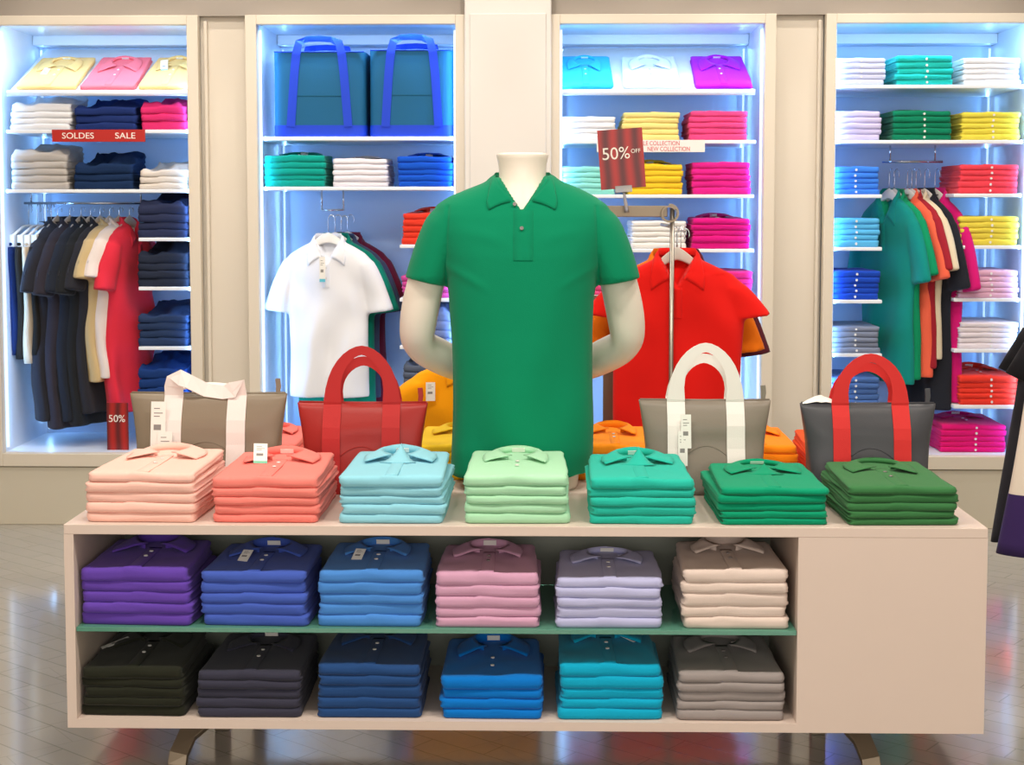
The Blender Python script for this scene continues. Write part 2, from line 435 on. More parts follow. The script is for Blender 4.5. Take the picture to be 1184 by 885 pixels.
def collar_worn(me, a=.062, b=.042, zt=.030, tipx=.085, tipz=-.118, drop=.050, frontz=-.075, fold=.026, cy=0.0, tight=1.0):
    """collar standing round the neck: leaf on each side folded over, its points on the chest"""
    bv = bvh_of(me); V = []; Fc = []; nu, nv = 22, 6
    for s in (-1, 1):
        st = len(V)
        for i in range(nu+1):
            u = i/nu; ph = u*math.radians(166)
            zi = zt - (zt-frontz) * (max(0, (ph-1.2)/(2.9-1.2)))**1.4
            ix, iy = s*a*math.sin(ph)*(1 if ph < PI/2 else tight), cy + b*math.cos(ph)
            A = Vector((0, cy+b+fold, zt-drop)); B = Vector((s*(a+fold*1.7), cy+fold*.5, zt-drop*.9)); C = Vector((s*tipx, cy-b-.02, tipz))
            o = A*(1-u)**2 + B*2*u*(1-u) + C*u*u
            for j in range(nv+1):
                v = j/nv
                p = Vector((ix, iy, zi)).lerp(o, v); p.z += .010*math.sin(v*PI)*(1-.5*u)
                out = Vector((math.sin(ph)*s, math.cos(ph), 0)); p += out*.006*math.sin(v*PI)
                if p.y < cy + b*.2:
                    y = front_y(bv, p.x, p.z, .004)
                    if y is not None and (p.y > y or u > .8): p.y = y if v > .25 else min(p.y, y)
                else:
                    h = bv.find_nearest(p)
                    if h[0] is not None and (p-h[0]).dot(h[1]) < .004: p = h[0] + h[1]*.005
                V.append(p)
        for i in range(nu):
            for j in range(nv): q = st+i*(nv+1)+j; f = (q, q+1, q+nv+2, q+nv+1); Fc.append(f if s > 0 else f[::-1])
    st = len(V); n = 24
    for i in range(n+1):
        ph = math.radians(-140+280*i/n)
        zi = zt - (zt-frontz)*(max(0, (abs(ph)-1.2)/(2.9-1.2)))**1.4
        for dz in (-.035, 0.0): V.append((a*math.sin(ph), cy+b*math.cos(ph), zi+dz))
    for i in range(n): q = st+2*i; Fc.append((q, q+2, q+3, q+1))
    return evaluated(mk('collar', V, Fc), [('SOLIDIFY', dict(thickness=0.003, offset=0)), ('SMOOTH', dict(iterations=2, factor=.4))])
def strip_on(me, xf, z0, z1, w, n=20, off=.0035, name='placket'):
    """strip of cloth lying on the front of a body from z0 down to z1"""
    bv = bvh_of(me); V = []; Fc = []
    for i in range(n+1):
        z = z0 + (z1-z0)*i/n
        for k, dx in enumerate((-w/2-.001, -w/2, 0, w/2, w/2+.001)):
            x = xf(z) + dx; y = front_y(bv, x, z, off if 0 < k < 4 else .0)
            V.append((x, y if y is not None else -.03, z))
    for i in range(n):
        for k in range(4): a = i*5+k; Fc.append((a, a+1, a+6, a+5))
    return mk(name, V, Fc)
HANG_A = polo_body(seed=1)
HANG_B = polo_body(seed=2, L=.74, ripple=.016)
HANG_C = polo_body(seed=3, L=.92, hw=.19, flare=.06, ripple=.018)      # long
HANG_W = polo_body(seed=4, L=.78, hw=.212, sh=.225, sleeve=.11, spread=-.005, ripple=.014, dep=.055)   # cap sleeves
HSET = {id(b): (collar_worn(b), strip_on(b, lambda z: 0, -.105, -.21, .030)) for b in (HANG_A, HANG_B, HANG_C, HANG_W)}
HBV = {id(b): bvh_of(b) for b in (HANG_A, HANG_B, HANG_C, HANG_W)}
def hanger_mesh(w=.19):
    m = MB(); pts = []; n = 12
    for i in range(n+1):
        u = -1 + 2*i/n; pts.append((u*w, 0, -.012 - .055*abs(u)**1.3))
    m.ribbon(pts, [.014 + .024*(1-abs(-1+2*i/n)) for i in range(n+1)], [(0, .2, 1)]*(n+1), .014)
    return evaluated(m.mesh('hanger_body'), [('BEVEL', dict(width=.004, segments=2)), ])
HANGER = hanger_mesh()
def hook_mesh():
    pts = [(0, 0, 0), (0, 0, .035)]
    for i in range(11): a = -PI/2*0 + PI*1.15*i/10; pts.append((.018 - .018*math.cos(a), 0, .045 + .018*math.sin(a)))
    pts = [(0, 0, -.01), (0, 0, .02)] + [(-.0 + .0, 0, .03)] + [(.016*math.cos(PI+.0-a)+.016 if False else (-.016*math.cos(a)+.016)*1.0 - .016*0, 0, .045+.016*math.sin(a)) for a in [PI*1.2*i/10 for i in range(11)]]
    return MB().tube([(p[0]-.0, p[1], p[2]) for p in pts], .0018, 6).mesh('hook', True)
HOOK = hook_mesh()
def hanger(x, y, z, rz, label, m=M_WHITEP, group=None, hook=.05, w=1.0):
    """z is the height of the shirt's neck; the hook reaches up to the rail"""
    e = empty('clothes_hanger', (x, y, z), rz); tag(e, label, 'hanger', group)
    inst(HANGER, 'hanger_arms', m, e, (0, 0, .024), scale=(w*.62, .8, 1.25))
    inst(HOOK, 'hook', M_CHROME, e, (0, 0, .02), scale=(1, 1, hook/.06))
    return e
def hung_polo(x, y, z, rz, body, color, label, group=None, sc=(1, 1, 1), name='hanging_polo_shirt', buttons=True, btn=None, collar_hex=None, cat='shirt'):
    m = cloth(color)
    o = inst(body, name, m, None, (x, y, z), (0, 0, rz), sc)
    tag(o, label, cat, group)
    c, p = HSET[id(body)]
    inst(c, 'collar', cloth(collar_hex) if collar_hex else m, o); inst(p, 'placket', m, o)
    if buttons:
        for zz in (-.125, -.17):
            yy = front_y(HBV[id(body)], 0, zz, .005)
            inst(BUTTON, 'button', btn or M_BTN, o, (0, yy, zz), (PI/2, 0, 0))
    return o
HANG_H = .105     # neck to rail
# ================================================================== THE ROOM
YC = 6.73         # plane of the cabinet openings
YB = 7.33         # their back panels
YF = 6.70         # front of the cabinet frames
# floor with herringbone tiles
fm = bpy.data.materials.new('polished_tile_floor'); fm.use_nodes = True
nt = fm.node_tree; b = nt.nodes['Principled BSDF']
tc = nt.nodes.new('ShaderNodeTexCoord')
mp = nt.nodes.new('ShaderNodeMapping'); mp.inputs['Rotation'].default_value = (0, 0, math.radians(38))
nt.links.new(tc.outputs['Object'], mp.inputs['Vector'])
br = nt.nodes.new('ShaderNodeTexBrick'); br.offset = 0.5; br.inputs['Scale'].default_value = 1.0
br.inputs['Mortar Size'].default_value = 0.0022; br.inputs['Brick Width'].default_value = 0.36; br.inputs['Row Height'].default_value = 0.085
br.inputs['Color1'].default_value = (*lin('#a5a29b'), 1); br.inputs['Color2'].default_value = (*lin('#aaa7a0'), 1); br.inputs['Mortar'].default_value = (*lin('#8d8a83'), 1)
nt.links.new(mp.outputs['Vector'], br.inputs['Vector'])
mp2 = nt.nodes.new('ShaderNodeMapping'); mp2.inputs['Rotation'].default_value = (0, 0, math.radians(-38)); nt.links.new(tc.outputs['Object'], mp2.inputs['Vector'])
br2 = nt.nodes.new('ShaderNodeTexBrick'); br2.offset = 0.5; br2.inputs['Scale'].default_value = 1.0
for nm_, v_ in (('Mortar Size', .0018), ('Brick Width', .36), ('Row Height', .17)): br2.inputs[nm_].default_value = v_
br2.inputs['Color1'].default_value = (1, 1, 1, 1); br2.inputs['Color2'].default_value = (.96, .96, .96, 1); br2.inputs['Mortar'].default_value = (.84, .84, .84, 1)
nt.links.new(mp2.outputs['Vector'], br2.inputs['Vector'])
ml = nt.nodes.new('ShaderNodeMix'); ml.data_type = 'RGBA'; ml.blend_type = 'MULTIPLY'; ml.inputs[0].default_value = 1
nt.links.new(br.outputs['Color'], ml.inputs[6]); nt.links.new(br2.outputs['Color'], ml.inputs[7]); nt.links.new(ml.outputs[2], b.inputs['Base Color'])
nz = nt.nodes.new('ShaderNodeTexNoise'); nz.inputs['Scale'].default_value = 2.5; nz.inputs['Detail'].default_value = 5
nt.links.new(tc.outputs['Object'], nz.inputs['Vector'])
mr = nt.nodes.new('ShaderNodeMapRange'); mr.inputs['To Min'].default_value = 0.07; mr.inputs['To Max'].default_value = 0.17
nt.links.new(nz.outputs['Fac'], mr.inputs['Value']); nt.links.new(mr.outputs['Result'], b.inputs['Roughness'])
bp = nt.nodes.new('ShaderNodeBump'); bp.inputs['Strength'].default_value = 0.12; bp.inputs['Distance'].default_value = 0.001; bp.invert = True
nt.links.new(br.outputs['Fac'], bp.inputs['Height']); nt.links.new(bp.outputs['Normal'], b.inputs['Normal'])
b.inputs['Specular IOR Level'].default_value = 0.5; b.inputs['IOR'].default_value = 2.0
def struct(mb, name, m, **k): o = mb.build(name, m, **k); o['kind'] = 'structure'; return o
RX, RY0 = 5.0, -3.2
struct(MB().box(-RX, RX, RY0, YB+.3, -.1, 0), 'floor', fm)
struct(MB().box(-RX, RX, RY0, YB+.3, CEIL, CEIL+.1), 'ceiling', mat('ceiling_paint', '#e8e2d8', .8))
struct(MB().box(-RX-.1, -RX, RY0, YB+.3, 0, CEIL), 'wall_left', M_WALL)
struct(MB().box(RX, RX+.1, RY0, YB+.3, 0, CEIL), 'wall_right', M_WALL)
struct(MB().box(-RX, RX, RY0-.1, RY0, 0, CEIL), 'wall_front', M_WALL)
struct(MB().box(-RX, RX, YB+.2, YB+.3, 0, CEIL), 'wall_back', M_WALL)
ZT = Z(400, 17, YF)        # top of cabinet frames
ZI = Z(400, 28, YF)        # top of openings
ZB = Z(400, 526, YF)       # bottom of openings
ZP = Z(400, 541, YF)       # bottom of the frames
def vx(px, Y=YF, py=280): return X(px, py, Y)
# header over the cabinets
struct(MB().box(-RX, RX, YF+.035, YB+.2, ZT, CEIL), 'wall_header', M_HEAD)
# fluted wall panels between the cabinets (recessed)
def fluted(x0, x1, n, name):
    m = MB(); V = []; Fc = []; y0 = YF+.07
    m.box(x0, x1, y0, y0+.05, 0, ZT)
    for k in range(1):
        pass
    o = struct(m, name, M_WALL)
    return o
fluted(vx(231), vx(286), 4, 'wall_panel_left')
fluted(vx(894), vx(952), 4, 'wall_panel_right')
struct(MB().box(vx(538), vx(637), YF-.03, YB+.2, 0, CEIL), 'wall_pillar', mat('pillar_paint', '#e4e0da', .6), bevel=.006)
struct(MB().box(vx(544), vx(631), YF-.038, YF-.03, .08, ZT), 'trim_1', mat('pillar_paint', '#e4e0da', .6), bevel=.004)
for nme, a, c in (('trim_2', 236, 240), ('trim_3', 945, 949)):
    struct(MB().box(vx(a), vx(c), YF+.045, YF+.07, .0, ZT-.02), nme, M_WALL, bevel=.004)

# ------------------------------------------------------------------ cabinets
def cabinet(label, ol, il, ir, orr):
    e = empty('display_cabinet', ((vx(il)+vx(ir))/2, YF, 0)); tag(e, label, 'cabinet', 'lit wall cabinets')
    ox = e.location.x
    x0, x1, a, c = vx(ol)-ox, vx(orr)-ox, vx(il)-ox, vx(ir)-ox
    def B(*q): return MB().box(q[0], q[1], q[2]-YF, q[3]-YF, q[4], q[5])
    m = MB()
    m.box(x0, a, 0, .05, ZP, ZT); m.box(c, x1, 0, .05, ZP, ZT); m.box(a, c, 0, .05, ZI, ZT); m.box(a, c, 0, .05, ZP, ZB)
    m.build('frame', M_CREAM, e, bevel=.003)
    B(x0+.01, a-.002, YF+.05, YB, ZP, ZT).build('side_panel', M_INNER, e)
    B(c+.002, x1-.01, YF+.05, YB, ZP, ZT).build('side_panel', M_INNER, e)
    B(a-.002, c+.002, YB, YB+.03, ZP, ZT).build('back_panel', M_BACK, e)
    B(a-.002, c+.002, YF+.05, YB, ZI+.012, ZT).build('top_panel', M_INNER, e)
    B(a-.002, c+.002, YF+.05, YB, ZP, ZB).build('bottom_panel', M_INNER, e)
    B(a+.0, c, YB-.10, YB, ZI-.035, ZI+.012).build('light_baffle', M_INNER, e, bevel=.003)
    B(x0, x1, YF+.012, YB, 0.0, ZP-.004).build('plinth', mat('plinth_laminate', '#cfc7b4', .5), e, bevel=.003)
    # LED strips run up behind the frame on both sides and across the top
    for sx, xx in ((1, a+.006), (-1, c-.006)):
        B(xx-.005, xx+.005, YF+.055, YF+.065, ZB+.02, ZI-.02).build('led_strip', M_LED, e)
        area('cabinet_led_light', (ox+xx+sx*.012, YF+.075, (ZB+ZI)/2), (ox+xx+sx*.35, YF+.075+.42, (ZB+ZI)/2), .012, ZI-ZB-.06, 2.5, LED)
    area('cabinet_led_light', (ox+(a+c)/2, YF+.075, ZI-.01), (ox+(a+c)/2, YF+.33, ZI-.55), c-a-.06, .015, 3.2, (.40, .70, 1.0))
    for xx, sx in ((a+.012, 1), (c-.012, -1)):
        B(xx-.004, xx+.004, YB-.018, YB-.010, ZB+.02, ZI-.05).build('led_strip', M_LED, e)
        area('cabinet_led_light', (ox+xx+sx*.008, YB-.024, (ZB+ZI)/2), (ox+xx+sx*.3, YB-.25, (ZB+ZI)/2), .010, ZI-ZB-.1, 2.0, LED)
    return e, ox, a, c
def shelf(cab, ox, xa, xb, z, y0=YF+.075, th=.016, name='shelf', y1=YB):
    MB().box(xa-ox, xb-ox, y0-YF, y1-YF, z-th, z).build(name, M_SHELF, cab, bevel=.003)
def sx_(px, py, Y=YF+.075): return X(px, py, Y)
def slope_shelf(cab, ox, xa, xb, zl):
    """inclined display shelf with a rounded front lip"""
    m = MB(); y0, y1 = .08, YB-YF-.005; zt = ZI-.045
    m.add([(xa-ox, y0, zl-.012), (xb-ox, y0, zl-.012), (xb-ox, y1, zt-.012), (xa-ox, y1, zt-.012), (xa-ox, y0, zl), (xb-ox, y0, zl), (xb-ox, y1, zt), (xa-ox, y1, zt)],
          [(0,3,2,1),(4,5,6,7),(0,1,5,4),(1,2,6,5),(2,3,7,6),(3,0,4,7)])
    m.build('sloping_shelf', M_SHELF, cab)
    MB().tube([(xa-ox-.004, y0-.004, zl-.003), (xb-ox+.004, y0-.004, zl-.003)], .0135, 12).build('shelf_lip', M_SHELF, cab, smooth=True)
    return math.atan2(zt-zl, y1-y0)
def sloped_polo(color, label, px0, px1, py, zl, ang, opts=(), k=0):
    Y = YF+.085; x0, x1 = X(px0, py, Y), X(px1, py, Y); m = cloth(color)
    o = inst(POLO_TOP[k % 3], 'folded_polo_shirt', m, None, ((x0+x1)/2, Y+.012, zl+.010), (ang, 0, 0), ((x1-x0)/.277, 1.13, .75))
    tag(o, label, 'shirt', 'display polos on the sloping shelves'); dress_top(o, m, k, opts)
    return o

# cabinet 1
c1, o1, a1, b1 = cabinet('far left lit cabinet, dark garments on a rail and folded jeans', -18, -3, 219, 232)
zt = Z(100, 107, YF+.08)
ang = slope_shelf(c1, o1, sx_(9, 105), sx_(218, 105), zt)
sloped_polo('#eec47c', 'pale yellow folded polo left of the coral one on sloping shelf', 16, 88, 105, zt, ang, ('tagmid',), 0)
sloped_polo('#f0707c', 'coral pink folded polo between two yellow ones on sloping shelf', 90, 156, 105, zt, ang, (), 1)
sloped_polo('#eec47c', 'pale yellow folded polo with blue-edged tag right of the coral one', 158, 219, 105, zt, ang, ('tag',), 3)
YS = YF+.085
def row(cab, ox, py, pa, pb, **k):
    z = Z((pa+pb)/2, py, YF+.075); shelf(cab, ox, sx_(pa, py), sx_(pb, py), z, **k); return z
z = row(c1, o1, 150, 7, 218)
stack('jeans', '#e9eaf0', 'white folded trousers', 'below pale yellow polo', 9, 84, 150, YS, z, 4, H=.115, seed=1)
stack('jeans', '#22336b', 'dark navy folded trousers', 'above the SALE strip', 85, 160, 150, YS, z, 3, H=.10, seed=2)
stack('jeans', '#d8326e', 'magenta pink folded trousers', 'beside the dark navy trousers', 161, 217, 150, YS, z, 3, H=.105, seed=3)
z = row(c1, o1, 219, 7, 219)
stack('jeans', '#b9b3ad', 'pale grey folded trousers', 'above the clothes rail', 10, 80, 219, YS, z, 5, H=.16, seed=4)
stack('jeans', '#1d3154', 'navy folded jeans', 'between grey and cream trousers', 83, 156, 219, YS, z, 3, H=.11, seed=5)
stack('jeans', '#d9cfc4', 'cream folded trousers', 'right end above jeans shelves', 159, 218, 219, YS, z, 3, H=.085, seed=6)
for py, n, H, hx, ds in ((275, 4, .145, '#2f3550', 'first jeans shelf down, left cabinet'), (332, 4, .15, '#2a3040', 'second jeans shelf down, left cabinet'),
                     (401, 4, .14, '#2c3c5c', 'third jeans shelf down, left cabinet'), (461, 3, .13, '#1f3b74', 'lowest jeans shelf, left cabinet')):
    z = row(c1, o1, py, 160, 220)
    stack('jeans', hx, 'dark folded jeans', 'on ' + ds, 157, 219, py, YS, z, n, H=H, seed=py)
# SOLDES / SALE strip clipped to the shelf edge
def strip_sign(name, label, px0, px1, py0, py1, Y, m, rows, mt):
    x0, z1 = P(px0, py0, Y); x1, z0 = P(px1, py1, Y)
    e = MB().box(0, x1-x0, -.0015, .0015, 0, z1-z0).build(name, m, None, loc=(x0, Y, z0), bevel=.0008)
    tag(e, label, 'sign')
    for body, f0, f1, fz, fh in rows:
        text('lettering', body, (x1-x0)*f0, (x1-x0)*f1, -.0018, (z1-z0)*fz, mt, e, (z1-z0)*fh)
    return e
M_SIGNR = mat('red_sign_card', '#b4221a', .45); M_LETW = mat('white_lettering', '#f4efe6', .6); M_LETR = mat('red_lettering', '#d0484c', .6)
strip_sign('sale_strip', 'red strip reading SOLDES SALE on shelf edge', 60, 168, 150, 164, YF+.070, M_SIGNR,
           [('SOLDES', .11, .45, .27, .5), ('SALE', .68, .895, .27, .5)], M_LETW)
# garment rail in cabinet 1
YR = 7.02
def rail(cab, ox, px0, px1, py, pys, drops, Y=YR):
    xa, z = P(px0, py, Y); xb = X(px1, py, Y); m = MB()
    m.tube([(xa-ox, Y-YF, z), (xb-ox, Y-YF, z)], .006, 10)
    for d in drops:
        xd = X(d, py, Y)-ox; m.tube([(xd, Y-YF, z), (xd, Y-YF, Z(d, pys, Y))], .004, 8)
    m.build('garment_rail', M_CHROME, cab, smooth=True); return z
zr = rail(c1, o1, 28, 168, 235, 217, (36, 163))
# trousers on clip hangers
def hung_trousers_mesh(seed=0, L=.5, w=.19):
    m = MB(); R = []
    for i in range(16):
        u = i/15; z = -L*u; a = w*(1-.12*u) + .006*N(u*4, seed); b_ = .020 + .012*u
        R.append([(x + .004*N(z*7, seed), y + .010*math.sin(7*u+seed)*u + .006*math.sin(40*x+seed)*u, z + zz) for x, y, zz in ell(0, 0, 0, a, b_, 36, 3)])
    m.loft(R[::-1]); return m.mesh('trousers', True)
TROU = [hung_trousers_mesh(k, .50 + .02*k) for k in range(3)]
for i, (px, hx, ds) in enumerate(((34, '#1d2a52', 'navy'), (44, '#2a2622', 'dark brown'), (52, '#c8b8a0', 'beige'), (60, '#252321', 'black'))):
    x = X(px, 290, YR); zz = zr - .20
    tr = inst(TROU[i % 3], 'hanging_trousers', denim(hx), None, (x, YR, zz), (0, 0, math.radians(78)), (1, 1, 1))
    tag(tr, '%s trousers clipped on a hanger at left end of the rail' % ds, 'trousers')
    MB().tube([(-.17, 0, .012), (.17, 0, .012)], .007, 8).build('waistband', denim(hx), tr, smooth=True)
    e = empty('clip_hanger', (x, YR, zz+.02), math.radians(78)); tag(e, 'white clip hanger holding the %s trousers' % ds, 'hanger')
    m = MB(); m.tube([(-.14, 0, .03), (-.05, 0, .07), (0, 0, .075), (.05, 0, .07), (.14, 0, .03)], .007, 8); m.build('hanger_arms', M_WHITEP, e, smooth=True)
    for s in (-1, 1): MB().box(s*.14-.016, s*.14+.016, -.014, .014, -.03, .035).build('clip', M_WHITEP, e, bevel=.004)
    inst(HOOK, 'hook', M_CHROME, e, (0, 0, .08), scale=(1, 1, 1.6))
for i, (px, hx, ds, body, sz) in enumerate((
        (67, '#2a2b33', 'dark slate', HANG_C, 1.0), (81, '#322f38', 'grey violet', HANG_C, 1.04), (94, '#232833', 'deep navy', HANG_C, 1.0),
        (105, '#222427', 'charcoal', HANG_C, 1.02), (116, '#2b2b31', 'iron grey', HANG_C, .96), (127, '#c9b183', 'tan', HANG_C, .80),
        (138, '#e8dcd6', 'off-white', HANG_C, .78), (150, '#e03246', 'bright red', HANG_C, .96))):
    x = X(px, 260, YR); zz = zr - .09
    hanger(x, YR, zz, math.radians(72), 'hanger under the %s shirt in left cabinet' % ds, M_GREYP)
    hung_polo(x, YR, zz, math.radians(72), body, hx, '%s long shirt hanging on the rail in left cabinet' % ds, sc=(.88, 1, sz), buttons=False)
# small 50% placard standing on the cabinet floor
def placard(px0, py0, px1, py1, Y, name, label):
    x0, z1 = P(px0, py0, Y); x1, z0 = P(px1, py1, Y); e = empty(name, (x0, Y, z0)); tag(e, label, 'sign'); return e, x1-x0, z1-z0
fr = bpy.data.materials.new('red_curtain_print'); fr.use_nodes = True
nt = fr.node_tree; b = nt.nodes['Principled BSDF']; b.inputs['Roughness'].default_value = .35
tc = nt.nodes.new('ShaderNodeTexCoord'); wv = nt.nodes.new('ShaderNodeTexWave'); wv.inputs['Scale'].default_value = 6.0; wv.inputs['Distortion'].default_value = 1.2; wv.inputs['Detail'].default_value = 1
rp = nt.nodes.new('ShaderNodeValToRGB'); rp.color_ramp.elements[0].color = (*lin('#5e1418'), 1); rp.color_ramp.elements[1].color = (*lin('#b01f1a'), 1)
nt.links.new(tc.outputs['Object'], wv.inputs['Vector']); nt.links.new(wv.outputs['Fac'], rp.inputs[0]); nt.links.new(rp.outputs[0], b.inputs['Base Color'])
e, w_, h_ = placard(123, 466, 149, 524, YF+.11, 'discount_placard', 'small placard reading 50% on left cabinet floor')
MB().box(0, w_, 0, .003, 0, h_).build('card', fr, e)
text('lettering', '50%', w_*.1, w_*.85, -.001, h_*.62, M_LETW, e)
MB().box(w_*.2, w_*.8, -.01, .05, -.0, .004).build('foot', M_GREYP, e)

# cabinet 2
c2, o2, a2, b2 = cabinet('second lit cabinet, with big teal tote bags on top shelf', 286, 299, 527, 539)
z = row(c2, o2, 158, 300, 526, th=.018)
def teal_tote(px0, px1, pyt, pyb, label):
    Y = YF+.09; x0, x1 = X(px0, pyb, Y), X(px1, pyb, Y); H = Z(px0, pyt, Y)-z; w = x1-x0
    e = empty('tote_bag', ((x0+x1)/2, Y+.14, z)); tag(e, label, 'bag', 'teal tote bags'); D = .27
    tm = mat('teal_canvas', '#075c86', .75, bump=(300, .3)); bm_ = mat('royal_blue_webbing', '#063cc8', .6, bump=(500, .3))
    R = []
    for i in range(12):
        u = i/11; zz = .05 + (H-.05)*u; k = 1 + .012*math.sin(u*PI)
        R.append([(x*(1+.003*N(x*5, zz*5)), y*k + (.002*N(x*4, zz*4) if abs(y) > .1 else 0), zz) for x, y, _ in ell(0, 0, 0, w/2, D/2, 48, 9)])
    MB().loft(R).build('body', tm, e, smooth=False, bevel=0)
    MB().loft([[(x, y, zz) for x, y, _ in ell(0, 0, 0, w/2+.002, D/2+.002, 48, 9)] for zz in (0, .03, .052)]).build('base_band', bm_, e)
    MB().tube([(-w/2*.97, -D/2-.001, H), (w/2*.97, -D/2-.001, H)], .003, 6).build('top_piping', bm_, e)
    MB().box(-w*.27, w*.27, -D/2-.004, -D/2-.001, H*.48, H*.485).build('pocket_seam', mat('dark_teal_seam', '#065a70', .8), e)
    for s in (-1, 1):
        xb, xt = w*.31, w*.245; y = s*(D/2+.004); pts = [(-xb, y, .045), (-xt-.01, y, H*.72), (-xt, y, H-.01), (-xt+.012, y*.97, H+.04), (-xt+.05, y*.9, H+.058*(1 if s < 0 else .75)),
            (0, y*.88, H+.060*(1 if s < 0 else .75)), (xt-.05, y*.9, H+.056*(1 if s < 0 else .75)), (xt-.012, y*.97, H+.04), (xt, y, H-.01), (xt+.01, y, H*.72), (xb, y, .045)]
        sd = [(1, 0, 0)]*3 + [(1, 0, .6), (.2, 0, 1), (0, 0, 1), (-.2, 0, 1), (1, 0, -.6)] + [(1, 0, 0)]*3
        sd = [(1,0,0),(1,0,0),(1,0,0),(1,0,-1),(0,.3,-1),(0,.3,-1),(0,.3,-1),(-1,0,-1),(-1,0,0),(-1,0,0),(-1,0,0)]
        wd = [.038, .038, .038, .036, .026, .026, .026, .036, .038, .038, .038]
        MB().ribbon(pts, wd, sd, .004).build('handle', bm_, e)
    return e
teal_tote(316, 423, 60, 157, 'teal tote bag with blue straps, left of its pair')
teal_tote(427, 526, 58, 157, 'teal tote bag with blue straps, right of its pair')
z = row(c2, o2, 216, 300, 526)
stack('polo', '#0c9c8e', 'teal green folded polo', 'under left teal tote', 303, 379, 216, YS, z, 5, H=.14, seed=11)
stack('polo', '#e6e2ea', 'white folded polo', 'under teal totes, middle', 382, 450, 216, YS, z, 5, H=.125, seed=12)
stack('polo', '#1452c4', 'royal blue folded polo', 'under right teal tote', 457, 525, 216, YS, z, 5, H=.135, seed=13)
for py, n, H, hx, ds, pl, kd in ((283, 5, .14, '#e03a26', 'red orange folded polo', 'behind mannequin shoulder', 'polo'), (345, 4, .10, '#c2478e', 'magenta folded polo', 'behind mannequin sleeve', 'polo'),
                         (400, 4, .15, '#6c7494', 'grey blue folded jeans', 'behind mannequin elbow', 'jeans'), (455, 4, .125, '#5a6274', 'slate grey folded jeans', 'beside mannequin forearm', 'jeans')):
    z = row(c2, o2, py, 462, 526)
    stack(kd, hx, ds, pl, 463, 525, py, YS, z, n, H=H, seed=py)
# front-facing rail
m = MB(); z = Z(385, 217, 6.9)-.01; zr2 = Z(385, 243, 6.85)
for px in (372, 397):
    x = X(px, 230, 6.9)-o2; m.tube([(x, 6.9-YF, z), (x, 6.9-YF, zr2)], .004, 8)
xm = X(385, 243, 6.85)-o2
m.tube([(X(372, 230, 6.9)-o2, 6.9-YF, zr2), (X(397, 230, 6.9)-o2, 6.9-YF, zr2)], .004, 8)
m.tube([(xm, .06, zr2), (xm, .52, zr2)], .005, 8)
m.build('garment_rail', M_CHROME, c2, smooth=True)
zc = Z(382, 277, 6.84)
for i, (dx, dy, dz, hx, ds, body) in enumerate(((.0, 0, 0, '#eceef4', 'white', HANG_A), (.018, .10, -.0, '#0c8a72', 'teal green', HANG_B), (.035, .18, -.005, '#46526e', 'slate blue', HANG_A), (.055, .26, -.0, '#6e1f38', 'maroon', HANG_B))):
    x = X(379, 280, 6.84)+dx; y = 6.85+dy
    hanger(x, y, zc+dz, 0, 'white hanger holding the %s polo in second cabinet' % ds, M_WHITEP, hook=.09)
    hung_polo(x, y, zc+dz, math.radians(-3-2*i), body, hx, '%s polo shirt hanging %s in second cabinet' % (ds, 'in front' if i == 0 else 'behind the white one'), sc=(1.0, 1, 1.06 if i else 1.03), buttons=(i == 0))
tg = bpy.data.objects[[o.name for o in bpy.data.objects if o.get('label', '').startswith('white polo shirt hanging')][0]]
tag_card(tg, (-.012, -.078, -.13), (PI/2, 0, .1), w=.026, h=.11, stripe='#5fc0d8')

# cabinet 3
c3, o3, a3, b3 = cabinet('third lit cabinet, stacks of yellow and pink polos', 635, 647, 882, 895)
zt = Z(760, 106, YF+.08)
ang = slope_shelf(c3, o3, sx_(648, 105), sx_(872, 105), zt)
sloped_polo('#2fb6dc', 'sky blue folded polo with rounded collar, left on sloping shelf', 646, 710, 104, zt, ang, (), 2)
sloped_polo('#dde4f0', 'white folded polo between blue and violet ones on sloping shelf', 720, 790, 104, zt, ang, ('noplacket',), 3)
sloped_polo('#b012c8', 'violet folded polo with white buttons on sloping shelf', 804, 872, 104, zt, ang, (), 1)
z = row(c3, o3, 162, 648, 874)
stack('polo', '#f0f0f4', 'white folded polo', 'above the red placard', 646, 714, 162, YS, z, 4, H=.105, seed=21, top=False)
stack('polo', '#f0dc8a', 'pale yellow folded polo', 'above NEW COLLECTION strip', 718, 788, 162, YS, z, 5, H=.125, seed=22, top=False)
stack('polo', '#ea4a86', 'rose pink folded polo', 'below the violet polo', 795, 866, 162, YS, z, 5, H=.13, seed=23, top=False)
z = row(c3, o3, 225, 648, 872)
stack('polo', '#8fdcd0', 'mint folded polo', 'left of the red placard', 646, 712, 225, YS, z, 5, H=.125, seed=24, top=False)
stack('polo', '#ecc42e', 'mustard yellow folded polo', 'right of the red placard', 722, 791, 225, YS, z, 5, H=.135, seed=25)
stack('polo', '#e0248c', 'magenta folded polo', 'right of mustard yellow polos', 798, 870, 225, YS, z, 5, H=.145, seed=26, top=False)
z = row(c3, o3, 288, 700, 872)
stack('polo', '#eae6e2', 'off-white folded polo', 'behind the rack hangers', 728, 795, 288, YS, z, 5, H=.125, seed=27, top=False)
stack('polo', '#d4147c', 'deep magenta folded polo', 'above red polo shoulder', 798, 870, 288, YS, z, 5, H=.135, seed=28)
z = row(c3, o3, 350, 655, 872)
stack('polo', '#e02c80', 'hot pink folded polo', 'behind red polo shoulder', 799, 872, 350, YS, z, 5, H=.14, seed=29, top=False)
stack('polo', '#d84878', 'dusty pink folded polo', 'behind mannequin right sleeve', 655, 720, 350, YS, z, 4, H=.11, seed=30, top=False)
